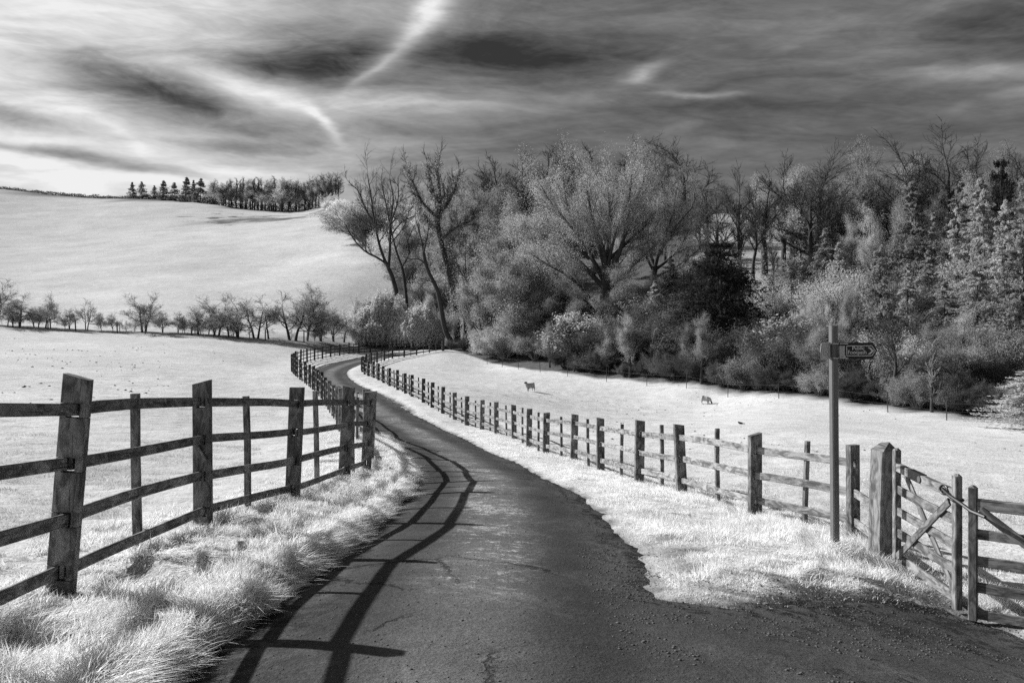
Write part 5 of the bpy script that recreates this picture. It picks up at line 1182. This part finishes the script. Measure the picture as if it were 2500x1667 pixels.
n = 26000; Y = 4.0 + 26 * g.random(n) ** 1.5; X = g.uniform(-3.5, 5.5, n); d, le = fields(X, Y)
ok = (~le) & (np.abs(d + .12) < .22 * g.random(n) ** .5 + .02) & (fbm(X * 4, Y * 2, 171) > .42); X, Y = X[ok], Y[ok]
lumps('leaf_litter', 'dark crumbs of litter along the verge edge of the lane', X, Y, g.uniform(.005, .017, len(X)), 'clod', .35)
n = 15000; X = g.uniform(.6, 5.0, n); Y = g.uniform(4.2, 8.6, n); d, le = fields(X, Y)
ok = (fbm(X * 1.5, Y * 2.2, 181, 3) > .52) & (d < .9) & (d > -2.2); X, Y = X[ok], Y[ok]
lumps('gravel', 'scattered grit and stones in the gateway splay', X, Y, g.uniform(.003, .008, len(X)) * g.choice([.6, .8, 1.1, 1.9], len(X)), 'stone', .35, 4)
n = 1500; Y = 4.0 + 20 * g.random(n) ** 1.5; X = g.uniform(-1.5, 1.5, n); lumps('gravel', 'loose pale stones strewn on the lane', X, Y, g.uniform(.003, .010, n), 'stone', .6, 5)
n = 260; px_ = g.uniform(-20, 700, n); Y = g.choice([g.uniform(25, 95, n), g.uniform(45, 75, n)], axis=0)[:n] if False else g.uniform(30, 90, n); X = (px_ - 1250) / FPX * Y
ok = (fbm(X / 9., Y / 9., 191) > .50) & (X < -18 - (Y - 60) * .1); X, Y = X[ok], Y[ok]
lumps('clods', 'dark droppings and clods dotted over the left field', X, Y, g.uniform(.04, .10, len(X)), 'clod', .45, 6)
n = 240; X = g.uniform(-3, 22, n); Y = g.uniform(22, 75, n); ok = fbm(X / 7., Y / 7., 201) > .45; X, Y = X[ok], Y[ok]; ok = X > np.interp(Y, [p_[1] for p_ in RIGHT[::-1]][-30:], [p_[0] for p_ in RIGHT[::-1]][-30:]) + 1 if False else X > 1.5
lumps('clods', 'droppings dotted over the sheep field', X[ok], Y[ok], g.uniform(.03, .07, int(ok.sum())), 'clod', .45, 7)

# ---------------------------------------------------------------- sheep and magpie
def skin(name, pts, edges, radii, mat, parent=None, levels=2, root_i=0):
    me = bpy.data.meshes.new(name); me.from_pydata(pts, edges, []); o_ = ob(name, me, parent)
    o_.modifiers.new('skin', 'SKIN').use_smooth_shade = True
    for i, v in enumerate(me.skin_vertices[0].data):
        r = radii[i]; v.radius = r if isinstance(r, tuple) else (r, r); v.use_root = (i == root_i)
    sb = o_.modifiers.new('sub', 'SUBSURF'); sb.levels = sb.render_levels = levels
    bpy.context.view_layer.update(); dg = bpy.context.evaluated_depsgraph_get()
    m2 = bpy.data.meshes.new_from_object(o_.evaluated_get(dg)); o_.modifiers.clear(); o_.data = m2
    m2.materials.clear(); m2.materials.append(mat); m2.polygons.foreach_set('use_smooth', np.ones(len(m2.polygons), dtype=bool)); return o_
def sheep(label, x, Y, rz, grazing, sc=1.0):
    X = (x - 1250) / FPX * Y; root = empty('sheep', (X, Y, gzs(X, Y)), rz); root.scale = (sc,) * 3; tag(root, label, 'sheep')
    # body along +x (head end); withers .68 m
    nk = [(.50, 0, .60), (.60, 0, .42), (.66, 0, .22)] if grazing else [(.48, 0, .70), (.55, .02, .84), (.60, .03, .92)]
    pts = [(-.42, 0, .56), (-.22, 0, .57), (0, 0, .54), (.22, 0, .55), (.38, 0, .57)] + nk
    ed = [(i, i + 1) for i in range(7)]; rad = [(.18, .19), (.27, .27), (.30, .30), (.28, .28), (.21, .23), (.16, .17), (.12, .13), (.08, .09)]
    leg = []
    for (lx, ly, hind) in ((-.34, -.12, 1), (-.40, .12, 1), (.26, -.11, 0), (.32, .11, 0)):
        a = len(pts); b = 1 if hind else 3
        if hind: pts += [(lx + .04, ly, .40), (lx - .05, ly, .24), (lx - .01, ly, .10), (lx + .01, ly, .02)]
        else: pts += [(lx, ly, .38), (lx + .01, ly, .22), (lx, ly, .10), (lx + .01, ly, .02)]
        ed += [(b, a), (a, a + 1), (a + 1, a + 2), (a + 2, a + 3)]; rad += [.11, .05, .036, .042]
    skin('body', pts, ed, rad, M['fleece'], root, 2, 2)
    hx, hy, hz = nk[2]
    if grazing: hp = [(hx - .01, hy, hz + .04), (hx + .06, hy, hz - .08), (hx + .11, hy, hz - .17)]
    else: hp = [(hx - .02, hy, hz - .02), (hx + .07, hy - .03, hz - .02), (hx + .17, hy - .06, hz - .09)]
    n0 = len(hp); hp += [(hp[0][0], hp[0][1] + .05, hp[0][2] + .04), (hp[0][0] - .02, hp[0][1] + .14, hp[0][2] + .05), (hp[0][0], hp[0][1] - .05, hp[0][2] + .04), (hp[0][0] - .02, hp[0][1] - .14, hp[0][2] + .05)]
    skin('head', hp, [(0, 1), (1, 2), (0, 3), (3, 4), (0, 5), (5, 6)], [.11, .095, .06, .045, .03, .045, .03], M['sheep_face'], root, 2)
sheep('standing sheep with a dark face looking towards the lane', 1295, 66, radians(218), False, .76)
sheep('grazing sheep with its head down in front of the dark wood edge', 1722, 65, radians(-30), True, .67)
B = (1806, 40.); X = (B[0] - 1250) / FPX * B[1]; mg = empty('magpie', (X, B[1], gzs(X, B[1])), radians(170)); mg.scale = (.58, .58, .58); tag(mg, 'small black and white magpie on the grass of the sheep field', 'bird')
skin('body', [(-.12, 0, .13), (-.03, 0, .14), (.06, 0, .18), (.11, 0, .22), (-.22, 0, .11), (-.42, 0, .10), (.165, 0, .215)], [(0, 1), (1, 2), (2, 3), (0, 4), (4, 5), (3, 6)], [.085, .10, .08, .055, .04, .025, .012], M['feather_black'], mg, 2)
mb = Mesh(); mb.tube([(.02, 0, .085), (.02, 0, .12), (.045, 0, .15)], .052, 10, .045); mb.build('breast', M['feather_white'], mg, smooth=True)
for s in (-1, 1):
    mb = Mesh(); mb.tube([(.0, .025 * s, .09), (.005, .025 * s, 0)], .007, 5); mb.build('leg', M['feather_black'], mg)
# lettering as real mesh
dg = bpy.context.evaluated_depsgraph_get()
for o_ in [q for q in bpy.data.objects if q.type == 'FONT']:
    m2 = bpy.data.meshes.new_from_object(o_.evaluated_get(dg)); n2 = bpy.data.objects.new('lettering', m2); link(n2, o_.parent)
    n2.location = o_.location; n2.rotation_euler = o_.rotation_euler; bpy.data.objects.remove(o_)
